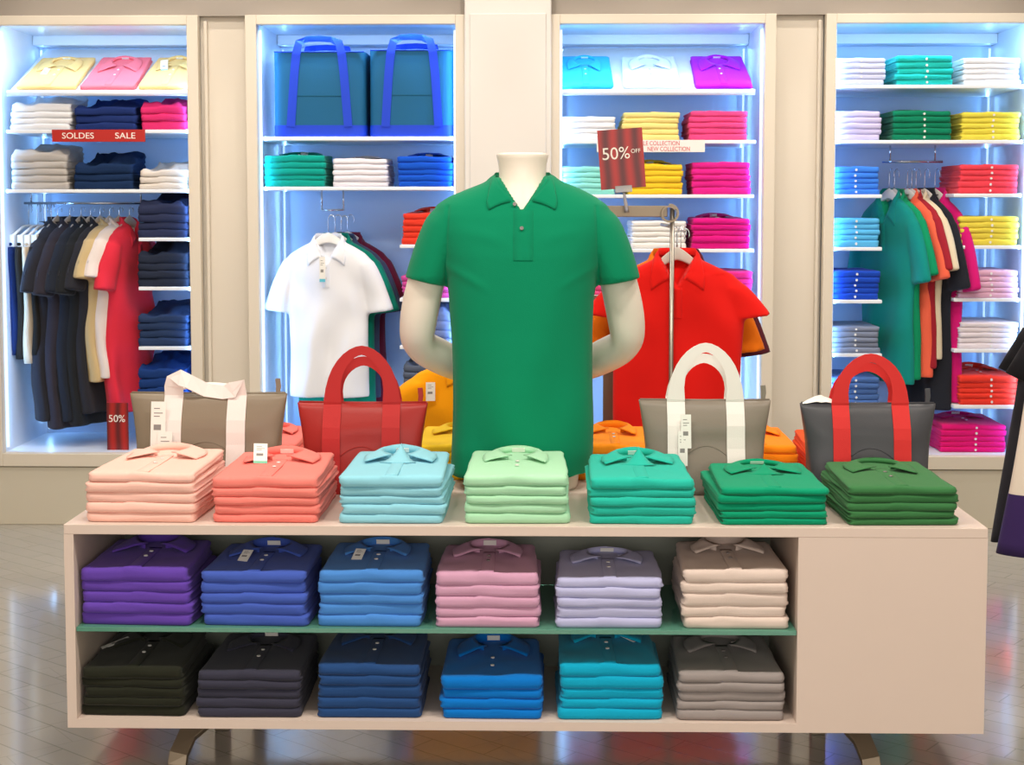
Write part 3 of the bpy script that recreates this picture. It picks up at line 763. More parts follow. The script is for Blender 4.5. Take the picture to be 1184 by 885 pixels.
strip_sign('collection_strip', 'white strip reading NEW COLLECTION under yellow polos', 690, 815, 162, 176, YF+.070, mat('white_sign_card', '#f0ece8', .5),
           [('NOUVELLE COLLECTION', .255, .765, .56, .36), ('NEW COLLECTION', .47, .86, .10, .36)], M_LETR)

# cabinet 4
c4, o4, a4, b4 = cabinet('far right lit cabinet, colourful shirts on a short rail', 952, 964, 1190, 1204)
z = row(c4, o4, 98, 963, 1186)
stack('polo', '#ccd0ec', 'lavender white folded polo', 'on top shelf, right cabinet', 960, 1026, 98, YS, z, 5, H=.12, seed=31, top=False, button=True)
stack('polo', '#1fbcb4', 'turquoise folded polo', 'on top shelf, right cabinet', 1034, 1104, 98, YS, z, 5, H=.13, seed=32, top=False, button=True)
stack('polo', '#eceef4', 'bright white folded polo', 'on top shelf, right cabinet', 1112, 1182, 98, YS, z, 5, H=.12, seed=33, top=False)
z = row(c4, o4, 162, 962, 1184)
stack('polo', '#cfc8ee', 'pale lilac folded polo', 'left above the short rail', 958, 1021, 162, YS, z, 5, H=.13, seed=34, top=False)
stack('polo', '#0a7c5a', 'dark green folded polo', 'above the short rail', 1030, 1102, 162, YS, z, 5, H=.13, seed=35, button=True)
stack('polo', '#e6d64c', 'lemon yellow folded polo', 'above coral red polos', 1110, 1182, 162, YS, z, 5, H=.125, seed=36, top=False, button=True)
for py, n, H, hx, ds in ((225, 5, .125, '#3d82ea', 'cornflower blue folded polo'), (286, 5, .13, '#58b4e6', 'sky blue folded polo'), (347, 5, .13, '#1c48b8', 'royal blue folded polo'),
                     (409, 5, .12, '#7c8498', 'steel grey folded polo'), (470, 5, .13, '#4a6ca8', 'dull blue folded polo')):
    z = row(c4, o4, py, 959, 1020)
    stack('polo', hx, ds, 'in the left column of right cabinet', 956, 1019, py, YS, z, n, H=H, seed=py+1, top=False, button=True)
for py, n, H, hx, ds in ((224, 5, .13, '#ea4452', 'coral red folded polo'), (284, 5, .13, '#e0cc4a', 'mustard folded polo'), (345, 5, .125, '#dcaec4', 'dusty pink folded polo'),
                     (404, 5, .12, '#e6dce2', 'blush white folded polo'), (469, 5, .13, '#e63a2a', 'orange red folded polo')):
    z = row(c4, o4, py, 1103, 1182)
    stack('polo', hx, ds, 'in the right column of right cabinet', 1107, 1180, py, YS, z, n, H=H, seed=py+2, top=(py == 469), button=True)
stack('polo', '#da1470', 'magenta folded polo', 'on floor of right cabinet', 1085, 1166, 524, YS+.03, ZB, 5, H=.125, seed=47, button=True)
YR4 = 6.98
zr4 = rail(c4, o4, 1020, 1090, 187, 163, (1029, 1081), YR4)
for i, (px, hx, ds, sz, an) in enumerate(((1028, '#128a80', 'teal', 1.04, 64), (1034, '#0e9062', 'sea green', .96, 63), (1049, '#f2684c', 'coral orange', 1.0, 64),
                                  (1054, '#a02430', 'dark red', .90, 67), (1059, '#e0d2b4', 'cream', .90, 64), (1069, '#24262e', 'black', 1.12, 62), (1081, '#d21a74', 'magenta', 1.14, 61))):
    x = X(px, 215, YR4); zz = zr4 - .155; rz = -math.radians(an)
    hanger(x, YR4, zz, rz, 'pale hanger under the %s shirt in right cabinet' % ds, M_WHITEP, hook=.10)
    hung_polo(x, YR4, zz, rz, HANG_B if i % 2 else HANG_A, hx, '%s shirt hanging on the short rail of right cabinet' % ds, sc=(1.0, .62, 1.18*sz), buttons=False)

# ================================================================== DISPLAY TABLE
YT = 3.70
xl, xr = X(76, 730, YT), X(1140, 730, YT)
zt_ = (Z(76, 606, YT)+Z(1140, 612, YT))/2; zb_ = (Z(76, 842, YT)+Z(1140, 849, YT))/2
xi, xo = X(87, 730, YT), X(922, 730, YT); DT = 1.0; TH = (zt_ - Z(500, 620, YT))
tb = empty('display_table', ((xl+xr)/2, YT, 0)); tag(tb, 'long low white display table with an open shelf bay in front', 'table')
ox = tb.location.x
def TB(x0, x1, y0, y1, z0, z1, name, m, bev=.003): return MB().box(x0-ox, x1-ox, y0, y1, z0, z1).build(name, m, tb, bevel=bev)
DB = .50
TB(xl, xr, 0, DT, zt_-TH, zt_, 'table_top', M_TABLE, .0015)
TB(xl, xi, 0, DB, zb_, zt_-TH, 'side_panel', M_TABLE, 0)
TB(xo, xr, 0, DB, zb_, zt_-TH, 'closed_end', M_TABLE, 0)
TB(xi, xo, 0, DB, zb_, zb_+TH*.9, 'bottom_board', M_TABLE, 0)
TB(xi, xo, .46, .48, zb_+TH*.9, zt_-TH, 'back_panel', M_TIN, 0)
ZG = Z(500, 727, YT+.01)
MB().box(xi-ox+.001, xo-ox-.001, .006, .455, ZG-.012, ZG).build('glass_shelf', M_GLASS, tb, bevel=.001)
# legs: a post at the back of the box, a splayed bar in front, posts under the rear edge of the top
for px, s, q in ((258, -1, (262, 218, 207)), (945, 1, (962, 996, 1006))):
    x = X(px, 850, YT+.38)-ox
    p = MB().box(x-.019, x+.019, .36, .40, 0, zb_).build('leg', M_BRONZE, tb, bevel=.002)
    if s > 0: MB().box(x-.018, x+.004, .3585, .3598, zb_-.045, zb_-.010).build('sticker', mat('yellow_sticker', '#e0b020', .5), p)
    MB().box(x-.019, x+.019, .90, .94, 0, zt_-TH).build('leg', M_BRONZE, tb, bevel=.002)
    pts = [(X(q[0], 845, YT+.22)-ox, .22, zb_), (X(q[1], 866, YT+.15)-ox, .15, zb_*.50), (X(q[2], 885, YT+.11)-ox, .11, zb_*.2), (X(q[2], 885, YT+.11)-ox+s*.002, .10, 0)]
    MB().ribbon(pts, [.058, .050, .048, .048], [(1, 0, 0)]*4, .02).build('leg', M_BRONZE, tb, bevel=.002)
V = []; Fc = []
for i in range(7):
    for j in range(4): V.append((.02*N(i*.9, j*1.3)+j*.009, .02*N(i*1.7, j*.7, 4), -i*.008))
for i in range(6):
    for j in range(3): a = i*4+j; Fc.append((a, a+1, a+5, a+4))
pl = inst(mk('plastic_wrap', V, Fc), 'plastic_wrap', mat('clear_plastic', '#d8d4ce', .2, trans=.4), tb, (X(272, 845, YT+.2)-ox, .2, zb_))

# stacks on the table top
def wtop(hexc, desc, place, a, b_, pyb, pyt, rot, opts, sd):
    stack('polo', hexc, desc, place, a, b_, pyb, YT+.02, zt_, 5, rot=rot, H=(pyb-pyt)/470, opts=opts, seed=sd, depth=.36)
wtop('#f7c6b8', 'pale pink folded polo', 'at left end of table', 95, 229, 605, 546, math.radians(-2), ('nolabel',), 1)
wtop('#f2867c', 'coral folded polo', 'beside the pale pink stack', 242, 371, 606, 552, 0, ('tag',), 2)
wtop('#8fcfe0', 'light blue folded polo', 'in front of red bag', 389, 517, 608, 552, math.radians(-1), ('peak',), 3)
wtop('#a8dcb6', 'pale mint folded polo', 'in front of mannequin', 534, 661, 609, 552, 0, ('noplacket',), 4)
wtop('#28b8a4', 'turquoise folded polo', 'in front of white-strapped bag', 679, 808, 608, 554, 0, ('peak',), 5)
wtop('#06956c', 'emerald green folded polo', 'between turquoise and forest green stacks', 829, 961, 608, 564, math.radians(1), ('halfpeak', 'darkbtn'), 6)
wtop('#3a7444', 'forest green folded polo', 'at right end of table', 978, 1112, 608, 562, math.radians(1.5), ('darkbtn', 'nolabel'), 7)
# upper row inside (on the glass)
def win(hexc, desc, place, a, b_, pyb, pyt, z, opts, sd, rot=0, n=5):
    stack('polo', hexc, desc, place, a, b_, pyb, YT+.016, z, n, rot=rot, H=(pyb-pyt)/470, opts=opts, seed=sd, depth=.30 if z > .3 else .33)
win('#6444ac', 'purple folded polo', 'at left of glass shelf', 89, 224, 724, 655, ZG, ('nolabel',), 11, -.03)
win('#4660bc', 'periwinkle blue folded polo', 'second along the glass shelf', 228, 358, 726, 661, ZG, ('tagmid',), 12, -.02)
win('#4c8ad6', 'cornflower blue folded polo', 'third along the glass shelf', 364, 492, 727, 660, ZG, ('tagmid',), 13)
win('#cf9fbc', 'mauve pink folded polo', 'fourth along the glass shelf', 499, 627, 727, 662, ZG, ('darkbtn',), 14)
win('#b8bae0', 'pale lilac folded polo', 'fifth along the glass shelf', 639, 769, 727, 668, ZG, (), 15)
win('#dccbc1', 'beige pink folded polo', 'at right of glass shelf', 786, 915, 727, 657, ZG, ('darkbtn', 'nolabel'), 16)
ZL = zb_+TH*.9
win('#26281e', 'black olive folded polo', 'at left of lower shelf', 91, 216, 829, 770, ZL, ('tagleft', 'nolabel'), 17, -.02)
win('#3a3a4a', 'charcoal folded polo', 'second along the lower shelf', 223, 350, 830, 775, ZL, (), 18)
win('#264a80', 'navy blue folded polo', 'third along the lower shelf', 363, 488, 831, 767, ZL, (), 19)
win('#0874cc', 'bright blue folded polo', 'fourth along the lower shelf', 507, 632, 831, 781, ZL, ('noplacket', 'lowbtn'), 20, 0, 4)
win('#0ea6cc', 'cyan folded polo', 'fifth along the lower shelf', 644, 770, 832, 766, ZL, ('tagright',), 21)
win('#98908e', 'grey folded polo', 'at right of lower shelf', 781, 911, 832, 775, ZL, ('darkbtn', 'nolabel'), 22)
# back row on the table top
for i, (hexc, desc, place, a, b_, n, sd) in enumerate((('#f07c74', 'salmon folded polo', 'behind the taupe bag', 262, 344, 4, 1), ('#f4cc2c', 'golden yellow folded polo', 'behind mannequin hip', 478, 582, 4, 2),
        ('#fb951c', 'orange folded polo', 'right behind mannequin', 664, 762, 4, 3), ('#fb8a14', 'deep orange folded polo', 'behind the right taupe bag', 842, 926, 4, 4), ('#f0561e', 'vermilion folded polo', 'behind the dark grey bag', 934, 1030, 4, 5))):
    stack('polo', hexc, desc, place, a, b_, 545, YT+.62, zt_, n, H=.102 if i != 4 else .095, seed=sd, depth=.34, opts=('nolabel',))

# ------------------------------------------------------------------ handbags on the table
def handbag(label, px0, px1, pyt, Y, hexc, strap_hex, strapx, handle, taper=.15, tab=True, tags=(), rz=0, group=None, slack=False):
    x0, x1 = X(px0, pyt, Y), X(px1, pyt, Y); w = x1-x0; H = Z((px0+px1)/2, pyt, Y) - zt_; cx = (x0+x1)/2
    e = empty('handbag', (cx, Y+.06, zt_), rz); tag(e, label, 'bag')
    bm_ = mat('coated_canvas', hexc, .42, spec=.4, bump=(160, .12)); sm = mat('webbing_strap', strap_hex, .7, bump=(500, .3))
    R = []; nr = 18
    for i in range(nr):
        u = i/(nr-1); z = H*u; hw = w/2*(1-taper*(1-u)); hd = .065*(1-u)**.7 + .012
        ring = []
        for x, y, _ in ell(0, 0, 0, hw, hd, 72, 5):
            k = x/hw; dent = .010*math.sin(PI*u)*(N(x*11+px0, z*10)+.2) - .010*max(0, 1-abs(u-.72)/.2)*(1-k*k)
            ring.append((x*(1-.03*math.sin(PI*u)), y + (dent if y < 0 else -dent), z - (.004*math.cos(k*PI/2) if i == nr-1 else 0)))
        R.append(ring)
    bd = MB().loft(R); bme = bd.mesh('body', True); inst(bme, 'body', bm_, e)
    bv = bvh_of(bme)
    MB().tube([(-w/2*.98, 0, H+.001), (0, 0, H-.001), (w/2*.98, 0, H+.001)], .0035, 8).build('top_zip', bm_, e, smooth=True)
    # curved seam on the front
    pts = [(t*w*.2, (front_y(bv, t*w*.2, H*(.52-.17*t*t), .0005) or -.05), H*(.52-.17*t*t)) for t in [i/12-1 for i in range(25)]]
    MB().tube(pts, .0012, 5).build('seam', bm_, e)
    if tab: MB().ribbon([(w*.44, 0, H), (w*.445, 0, H+.02), (w*.44, .0, H+.042)], [.012, .014, .014], [(1, 0, 0)]*3, .005).build('zip_pull', bm_, e, bevel=.001)
    sa, sb = X(strapx[0], pyt, Y)-cx, X(strapx[1], pyt, Y)-cx; sw = (strapx[2])/(F_PX/Y)
    for s in (-1, 1):
        pts = []; sd = []; wd = []
        hh = handle if s < 0 else handle*.76
        def fy(x, z): 
            y = front_y(bv, x, z, .003)
            return (y if y is not None else -.02) * (1 if s < 0 else -1)
        for k in range(9): z = .0 + H*.985*k/8; xx = sa*(1.0); pts.append((xx, fy(xx, min(z, H*.98)), z)); sd.append((1, 0, 0)); wd.append(sw)
        if slack and s < 0:
            arc = [(sa, -.02, H+.02), (sa+.004, -.024, H+.035), (sa+.02, -.03, H+.047), (sa+.045, -.03, H+.036), ((sa+sb)/2, -.012, H+.010), (sb-.04, -.015, H+.004), (sb-.014, -.02, H+.012), (sb, -.02, H+.025)]
            nn = [(1, 0, 0), (1, 0, -.5), (.2, -.5, -1), (0, -.5, -1), (0, -.4, -1), (0, -.4, -1), (.5, -.3, -.8), (1, 0, 0)]
            pts += arc; sd += nn; wd += [sw, sw, sw*.9, sw*.8, sw*.75, sw*.75, sw*.9, sw]
            pts2 = []
        elif slack:
            for k in range(1, 12): a = PI*k/12; pts.append(((sa+sb)/2 - (sb-sa)/2*math.cos(a), .03, H+.02*math.sin(a))); sd.append((math.sin(a)*.4+.6, 0, 0) if False else (math.cos(a-PI/2)*0+1e-3, .8, math.sin(a)*.2)); wd.append(sw*.6)
        else:
            for k in range(0, 17):
                a = PI*k/16; cxm = (sa+sb)/2; hw2 = (sb-sa)/2
                xx = cxm - hw2*math.copysign(abs(math.cos(a))**1.15, math.cos(a)); zz = H + hh*(math.sin(a)**.86) + .004
                pts.append((xx, -.018 if s < 0 else .03, zz)); nrm = Vector((math.cos(a), 0, -math.sin(a)))
                tdir = Vector((math.sin(a), 0, math.cos(a))); sd.append((math.sin(a)*0+max(.05, abs(math.cos(a)))*math.copysign(1, math.cos(a)) if k not in (8,) else 0, 0, -math.sin(a))); wd.append(sw*(1-.48*math.sin(a)**.7))
        for k in range(9): z = H*.985*(1-k/8); xx = sb; pts.append((xx, fy(xx, min(z, H*.98)), z)); sd.append((-1, 0, 0) if not slack else (1, 0, 0)); wd.append(sw)
        MB().ribbon(pts, wd, sd, .004).build('handle', sm, e, bevel=0)
    for (px, py0, py1, tw, tr) in tags:
        tx, tz0 = P(px, py1, Y-.02); tz1 = Z(px, py0, Y-.02); hgt = tz1-tz0
        yy = front_y(bv, tx-cx, (tz0+tz1)/2-zt_, .009) or -.06
        tag_card(e, (tx-cx, yy-.004, (tz0+tz1)/2-zt_), (PI/2-.12, 0, tr), w=tw, h=hgt, name='hang_tag')
    return e
YBG = 4.12
handbag('taupe handbag with slack white straps, at table left', 144, 328, 458, YBG, '#877a68', '#ece4e0', (197, 271, 22), .05, taper=.12, slack=True, tags=((181, 466, 519, .042, -.06), (190, 500, 545, .04, 0)))
handbag('red handbag with tall arched red handles', 340, 493, 469, YBG, '#a02622', '#b82626', (382, 451, 21), .145)
handbag('taupe handbag with tall arched white handles', 740, 895, 466, YBG, '#857c70', '#efe9e4', (783, 852, 21), .145, tags=((794, 481, 520, .028, .04), (790, 500, 540, .026, 0)))
handbag('dark grey handbag with bright red handles', 929, 1088, 470, YBG, '#46474c', '#d62c2a', (975, 1045, 20), .125)
# white tissue poking out of the grey bag
hb = [o for o in bpy.data.objects if o.get('label', '').startswith('dark grey handbag')][0]
V = []; Fc = []
for i in range(9):
    for j in range(5): V.append(((i-4)*.013, (j-2)*.006, .022*(1-(abs(i-4)/4)**1.5)*(1-abs(j-2)/2.6) + .004*N(i*1.1, j*1.3)))
for i in range(8):
    for j in range(4): a = i*5+j; Fc.append((a, a+5, a+6, a+1))
inst(mk('tissue_paper', V, Fc, False), 'tissue_paper', M_PAPER, hb, (-.13, 0, Z(1000, 470, YBG)-zt_))

# ================================================================== MANNEQUIN
YM = 4.24; SM = F_PX/YM
mx0 = X(604, 300, YM)
def mz(py): return Z(604, py, YM) - zt_
def mxx(px, py=300): return X(px, py, YM) - mx0
man = empty('mannequin', (mx0, YM, zt_)); tag(man, 'headless ivory torso mannequin with arms folded behind its back', 'mannequin')
# shirt body
m = MB()
prof = [(546, .200, .150), (520, .203, .150), (480, .201, .146), (430, .200, .140), (380, .200, .140), (345, .202, .144), (318, .210, .146), (295, .226, .146), (270, .246, .138), (250, .252, .125),
        (238, .240, .112), (228, .205, .102), (219, .160, .092), (211, .112, .084), (204, .084, .078)]
m.loft([ell(0, 0, mz(py), a, b_, 56, 2.35) for py, a, b_ in prof])
for s in (-1, 1):
    r = []
    for i in range(9):
        u = i/8; cx_ = s*(.185 + .088*u**.75); cz = mz(256) + (mz(326)-mz(256))*u**1.1; a = .074 - .012*u; bb = .088 - .012*u
        tl = math.radians(8 + 14*(1-u)) 
        r.append([(cx_ + s*a*math.cos(t)*math.cos(tl), bb*math.sin(t) + .004, cz + a*math.cos(t)*math.sin(tl)*1.0) for t in [2*PI*k/36 for k in range(36)]])
    m.loft([q[::-1] for q in r] if s > 0 else r)
shirt = evaluated(m.mesh('t', True), [('REMESH', dict(mode='VOXEL', voxel_size=.006)), ('SMOOTH', dict(iterations=8, factor=.6))])
zch = mz(299); zn = mz(245)
NRM = [v.normal.copy() for v in shirt.vertices]
for v, n_ in zip(shirt.vertices, NRM):
    x, y, z = v.co
    low = min(1, max(0, (zch - z)/.5)); fr_ = 1 if y < 0 else .4
    f = .010*math.sin(17*x + 1.5*math.sin(z*7) + 2.0*N(x*4, z*1.6)) * (.25+.75*low) + .010*N(x*7, z*3.0, 2) * (.4+low)
    f += .0035*math.sin(34*x + 2*math.sin(z*5) + 3*N(x*3, z*2, 7)) * low
    # creases fanning from the placket end to the armpits
    for s, am in ((-1, .0045), (1, .0030)):
        dz = z - (mz(285) + (s*x)*.30); f += am*math.exp(-(dz/.018)**2) * max(0, min(1, (s*x-.02)/.06)) * max(0, 1-(s*x)/.22)
        dz = z - (mz(330) + (s*x-.1)*.55); f += am*.8*math.exp(-(dz/.014)**2) * max(0, min(1, (s*x-.08)/.05)) * (1 if s*x < .21 else 0)
    v.co += n_ * f * fr_
    # sleeve seam groove
    sx2 = .212 + (z-mz(300))*-.05
    if z > mz(325) and z < mz(238): v.co -= n_ * .004*math.exp(-((abs(x)-sx2)/.004)**2)
    # cuff rib
    if abs(x) > .205 and z < mz(322): v.co -= Vector((n_.x, n_.y, 0))*.0018
    # open neck
    if y < 0 and z > zn:
        hw_ = (z-zn)*.72
        if abs(x) < hw_: v.co.y += .034*min(1, (hw_-abs(x))/.006)
shirt.update()
pm = cloth('#04835c')
po = inst(shirt, 'polo_shirt', pm, None, (mx0, YM, zt_)); tag(po, 'emerald green polo shirt worn by the ivory mannequin', 'shirt')
cme = collar_worn(shirt, a=.079, b=.080, zt=mz(199), tipx=.092, tipz=mz(243), drop=.055, frontz=mz(233), fold=.024, tight=.95)
inst(cme, 'collar', pm, po)
inst(strip_on(shirt, lambda z: .004, mz(243), mz(299), .052, off=.0022), 'placket', pm, po)
sb = bvh_of(shirt)
for px, py in ((596, 236), (604, 263)):
    x = mxx(px, py); z = mz(py); y = front_y(sb, x, z, .007)
    inst(BUTTON, 'button', M_BTND, po, (x, y, z), (PI/2, 0, 0))
# hem band line and cuffs
def band(z0, z1, off, nm, cond, parent, mt):
    V = []; Fc = []; n = 72
    return
# neck
m = MB()
m.loft([ell(0, .0, mz(py), a, b_, 48, 2.1, (lambda x, y: -.10*y*0)) for py, a, b_ in ((285, .12, .09), (262, .125, .104), (250, .110, .1075), (238, .094, .0975), (227, .080, .087), (214, .069, .074), (203, .0655, .068), (192, .067, .069), (184, .071, .073), (180, .0735, .0755), (178.5, .0725, .0745), (178, .068, .070))])
m.build('neck', M_MANN, man, smooth=True)
MB().loft([ell(0, 0, mz(179.5), .069, .071, 48, 2.1), ell(0, 0, mz(177.2), .066, .068, 48, 2.1)]).build('neck_cap', mat('neck_cap_enamel', '#f2ebe0', .3), man, bevel=.001)
# torso inside the shirt down to the table
MB().loft([ell(0, 0, z, a, b_, 40, 2.3) for z, a, b_ in ((0, .155, .115), (.01, .158, .118), (.15, .172, .125), (.30, .165, .115), (.45, .168, .115), (.56, .18, .11), (.66, .15, .09), (.70, .10, .07))]).build('torso', M_MANN, man, smooth=True)
def skin(name, nodes, edges, m, parent, sub=2):
    me = bpy.data.meshes.new(name); me.from_pydata([n[0] for n in nodes], edges, [])
    o = bpy.data.objects.new('tmp', me)
    md = o.modifiers.new('s', 'SKIN')
    for i, n in enumerate(nodes): me.skin_vertices[0].data[i].radius = (n[1], n[2] if len(n) > 2 else n[1])
    me.skin_vertices[0].data[0].use_root = True
    o.modifiers.new('u', 'SUBSURF').levels = sub
    out = baked(o)
    out.polygons.foreach_set('use_smooth', [True]*len(out.polygons))
    return inst(out, name, m, parent)
for s in (-1, 1):
    sh_ = .228*s
    # px of the arm: cuff (491,335)  elbow (478,400)  wrist behind the waist
    nodes = [((sh_, .01, mz(262)), .052), ((s*.268, .012, mz(318)), .056), ((s*.288, .02, mz(350)), .060), ((s*.303, .035, mz(385)), .058), ((s*.300, .06, mz(402)), .052),
             ((s*.255, .105, mz(414)), .056), ((s*.19, .155, mz(430)), .050), ((s*.12, .195, mz(444)), .036), ((s*.09, .205, mz(449)), .034, .022),
             ((s*.045, .215, mz(455)), .040, .018)]
    ed = [(i, i+1) for i in range(9)]
    base = 9; 
    for k in range(4):
        dz = (.024 - .016*k); L = (.030, .036, .034, .026)[k]
        a = len(nodes); nodes.append(((s*.010, .222, mz(455)+dz), .0095)); nodes.append(((s*(.010-L*.6), .228, mz(457)+dz*1.1), .0085)); nodes.append(((s*(.010-L*1.2), .226, mz(460)+dz*1.1), .007))
        ed += [(9, a), (a, a+1), (a+1, a+2)]
    a = len(nodes); nodes.append(((s*.062, .222, mz(441)), .010)); nodes.append(((s*.035, .228, mz(434)), .009)); ed += [(8, a), (a, a+1)]
    o = skin('arm', nodes, ed, M_MANN, man)
    if s > 0: o.location.y += .035

# ================================================================== GARMENT RACK behind the table
YK = 5.35
rk = empty('garment_rack', (X(776, 420, YK), YK, 0)); tag(rk, 'steel garment rack with scrolled arm behind the mannequin', 'clothes rack')
rx = rk.location.x
zb1, zb2 = Z(750, 238, YK), Z(750, 251, YK)
MB().tube([(0, 0, 0), (0, 0, Z(776, 241, YK))], .0085, 12).build('post', M_STEEL, rk, smooth=True)
MB().box(X(596, 245, YK)-rx, X(772, 245, YK)-rx, .008, .016, zb2, zb1).build('top_bar', M_BRONZE, rk, bevel=.002)
pts = []; cxr, czr, rr_ = X(774, 247, YK)-rx, Z(774, 247, YK), .032
for k in range(25):
    a = PI/2 - 2*PI*k/24*1.15; r_ = rr_*(1-.25*k/24); pts.append((cxr + r_*math.cos(a), .012, czr + r_*math.sin(a)))
MB().ribbon(pts, [.05]*25, [(0, 1, 0)]*25, .007).build('scroll', M_BRONZE, rk)
xs = X(704, 420, YK+.25)-rx
MB().box(xs-.022, xs+.022, .235, .245, 0, Z(704, 330, YK+.25)).build('rear_post', M_BRONZE, rk, bevel=.002)
MB().box(X(560, 347, YK+.25)-rx, xs+.022, .23, .248, Z(704, 353, YK+.25), Z(704, 341, YK+.25)).build('cross_bar', M_STEEL, rk, bevel=.002)
MB().box(-.55, .16, -.02, .30, 0, .02).build('foot_plate', M_STEEL, rk, bevel=.004)
zA = Z(776, 262, YK)
MB().tube([(0.0, 0, zA), (0, .46, zA)], .007, 10).build('arm', M_STEEL, rk, smooth=True)
zA2 = Z(560, 392, YK-.2); xA2 = X(562, 392, YK-.2)-rx
MB().tube([(xA2, -.30, zA2), (xA2, .24, zA2), (xA2, .24, Z(704, 347, YK+.25))], .007, 10).build('arm', M_STEEL, rk, smooth=True)
# red blouse-like polo in front, others behind
zR = Z(785, 296, YK+.07)
HK = .09
for i, (px, dy, hx, ds, body, sc) in enumerate(((783, .07, '#e81e18', 'bright red', HANG_W, (1.10, 1, 1.05)), (777, .19, '#f07a14', 'orange', HANG_A, (1.14, .8, 1.1)), (787, .29, '#5c2430', 'maroon', HANG_B, (1.12, .8, 1.15)), (782, .39, '#cabca0', 'cream', HANG_A, (1.1, .7, 1.0)))):
    x = X(px, 300, YK+dy); y = YK+dy
    hanger(x, y, zR-.006*i, 0, 'grey hanger under the %s polo on the rack' % ds, M_GREYP, hook=.085, w=.85)
    hung_polo(x, y, zR-.006*i, math.radians(-4), body, hx, '%s polo shirt hanging %s the steel rack' % (ds, 'at front of' if i == 0 else 'behind the red one on'), sc=sc, buttons=False)
for i, (px, hx, ds, dy) in enumerate(((548, '#fca60e', 'amber', -.22), (556, '#2a2c34', 'black', -.06))):
    x = X(px, 430, YK+dy); z = Z(px, 413+i*6, YK+dy)
    hanger(x, YK+dy, z, 0, 'grey hanger under the %s polo behind mannequin' % ds, M_GREYP, hook=.07)
    o = hung_polo(x, YK+dy, z, 0, HANG_W, hx, '%s polo shirt hanging low behind the mannequin' % ds, sc=(1.05, 1, .85), buttons=False)
    if i == 0: tag_card(o, (X(500, 455, YK-.3)-x, -.075, -.13), (PI/2, 0, .2), w=.03, h=.075)
# 50% OFF placard clipped on the top bar
YP = YK-.03
x0, z0 = P(698, 219, YP); x1, z1 = P(742, 147, YP)
pw, ph = .158, Z(720, 149, YP)-Z(720, 218, YP)
e = empty('discount_placard', (X(721, 219, YP), YP, Z(721, 218, YP))); e.rotation_euler = (0, math.radians(-4.2), 0)
tag(e, 'dark red placard reading 50% OFF clipped on the rack', 'sign')
MB().box(-pw/2, pw/2, 0, .003, 0, ph).build('card', fr, e, bevel=.0008)
text('lettering', '50%', -pw*.42, pw*.19, -.0006, ph*.50, M_LETW, e)
text('lettering', 'OFF', pw*.22, pw*.43, -.0006, ph*.585, M_LETW, e)
MB().box(-.03, .03, -.004, .008, -.014, .010).build('clip_holder', mat('clear_acrylic', '#d8d8d8', .1, trans=.6), e, bevel=.002)
MB().tube([(0, .002, -.01), (0.004, .004, -.05), (.006, .006, -.085)], [.004, .006, .009], 8).build('clip_stem', mat('clear_acrylic', '#d8d8d8', .1, trans=.6), e, smooth=True)

# ================================================================== DRESSES AT THE RIGHT EDGE
def dress_mesh(seed, L, wt, wb, dep):
    R = []
    for i in range(20):
        u = i/19; a = (.07 if i == 0 else wt + (wb-wt)*u**1.2) if i != 1 else wt*.9; q = dep*(.6+.8*u)
        R.append([(x, y + .018*u*math.sin(30*x+seed), -L*u + .012*math.sin(3*x+seed)*u) for x, y, _ in ell(0, 0, 0, a, q, 56, 2.6)])
    return MB().loft(R[::-1]).mesh('dress', True)
YD = 4.95
rr = empty('clothing_rail', (X(1222, 300, YD), YD+.25, 0)); tag(rr, 'steel clothing rail mostly outside the right edge', 'clothes rack')
ztp = Z(1200, 372, YD)+.12
MB().tube([(.36, 0, 0), (.36, 0, ztp), (0, 0, ztp), (0, -.62, ztp)], .014, 12).build('post', M_STEEL, rr, smooth=True)
MB().box(.28, .60, -.10, .10, 0, .02).build('foot_plate', M_STEEL, rr, bevel=.004)
xd = rr.location.x
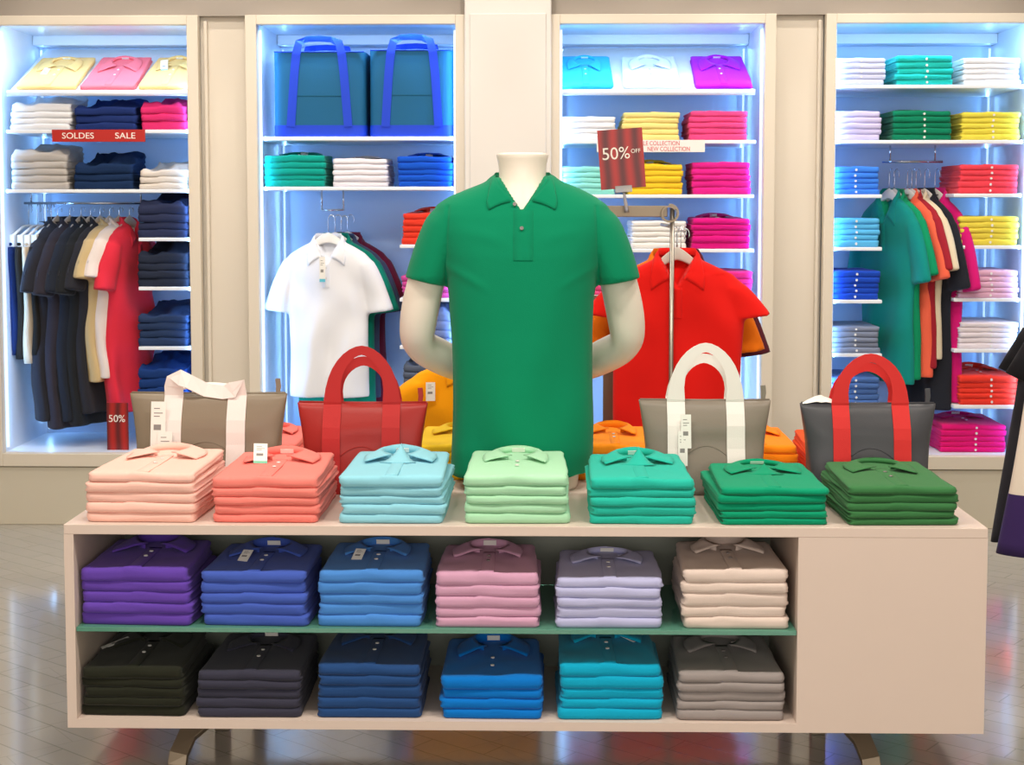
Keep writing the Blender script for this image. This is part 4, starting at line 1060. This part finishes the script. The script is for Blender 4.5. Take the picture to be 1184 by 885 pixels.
drs = ((-.025, -.36, '#34343a', 'charcoal grey long dress at right edge of the photo', None), (-.045, -.50, '#e8dccb', 'cream yellow and purple banded dress at right edge', '#3c2a5e'), (.10, -.24, '#147a3c', 'green long dress behind the banded one at right edge', None))
for i, (dx, dy, hx, lb, hx2) in enumerate(drs):
    L = ztp-.1 - Z(1180, (632, 641, 650)[i], YD-.2)
    e = empty('hanging_dress', (xd+dx, rr.location.y+dy, ztp-.10), 0); tag(e, lb, 'dress')
    inst(dress_mesh(i*2.0, L, .105, .20, .03), 'dress_body', cloth(hx), e)
    if hx2:
        R = []
        zb0 = -L*.70
        V2 = dress_mesh(i*2.0, L, .105, .20, .03)
        for v in V2.vertices:
            v.co.y *= 1.06; v.co.x *= 1.01
        import bmesh
        bm = bmesh.new(); bm.from_mesh(V2)
        bmesh.ops.delete(bm, geom=[v for v in bm.verts if v.co.z > zb0], context='VERTS'); bm.to_mesh(V2); bm.free()
        inst(V2, 'skirt_band', cloth(hx2), e)
    for s in (-1, 1):
        MB().loft([[(s*(.075+.075*u) + .04*math.cos(t), .028*math.sin(t), -.05-.13*u + .02*math.cos(t)*s) for t in [2*PI*k/20 for k in range(20)]] for u in (0, .3, .6, 1)]).build('sleeve', cloth('#1c1c20' if i < 2 else hx), e, smooth=True)
    hanger(xd+dx, rr.location.y+dy, ztp-.095, 0, 'grey hanger of the %s' % ('charcoal dress', 'banded dress', 'green dress')[i], M_GREYP, hook=.07, w=.6)

# wall-washing downlights over the panels between the cabinets
for px in (100, 259, 412, 588, 765, 923, 1080):
    x = X(px, 100, YF)
    e = MB().loft([ell(0, 0, 0, .05, .05, 24), ell(0, 0, .03, .05, .05, 24)]).build('downlight', M_STEEL, None, loc=(x, YF-.55, CEIL-.03), smooth=False)
    tag(e, 'round recessed ceiling downlight in front of the wall cabinets', 'light', 'ceiling downlights')
    spot('downlight_beam', (x, YF-.55, CEIL-.04), (x, YF-.05, 1.2), 32, WARM, 62, .6)
bpy.data.scenes.remove(TS)
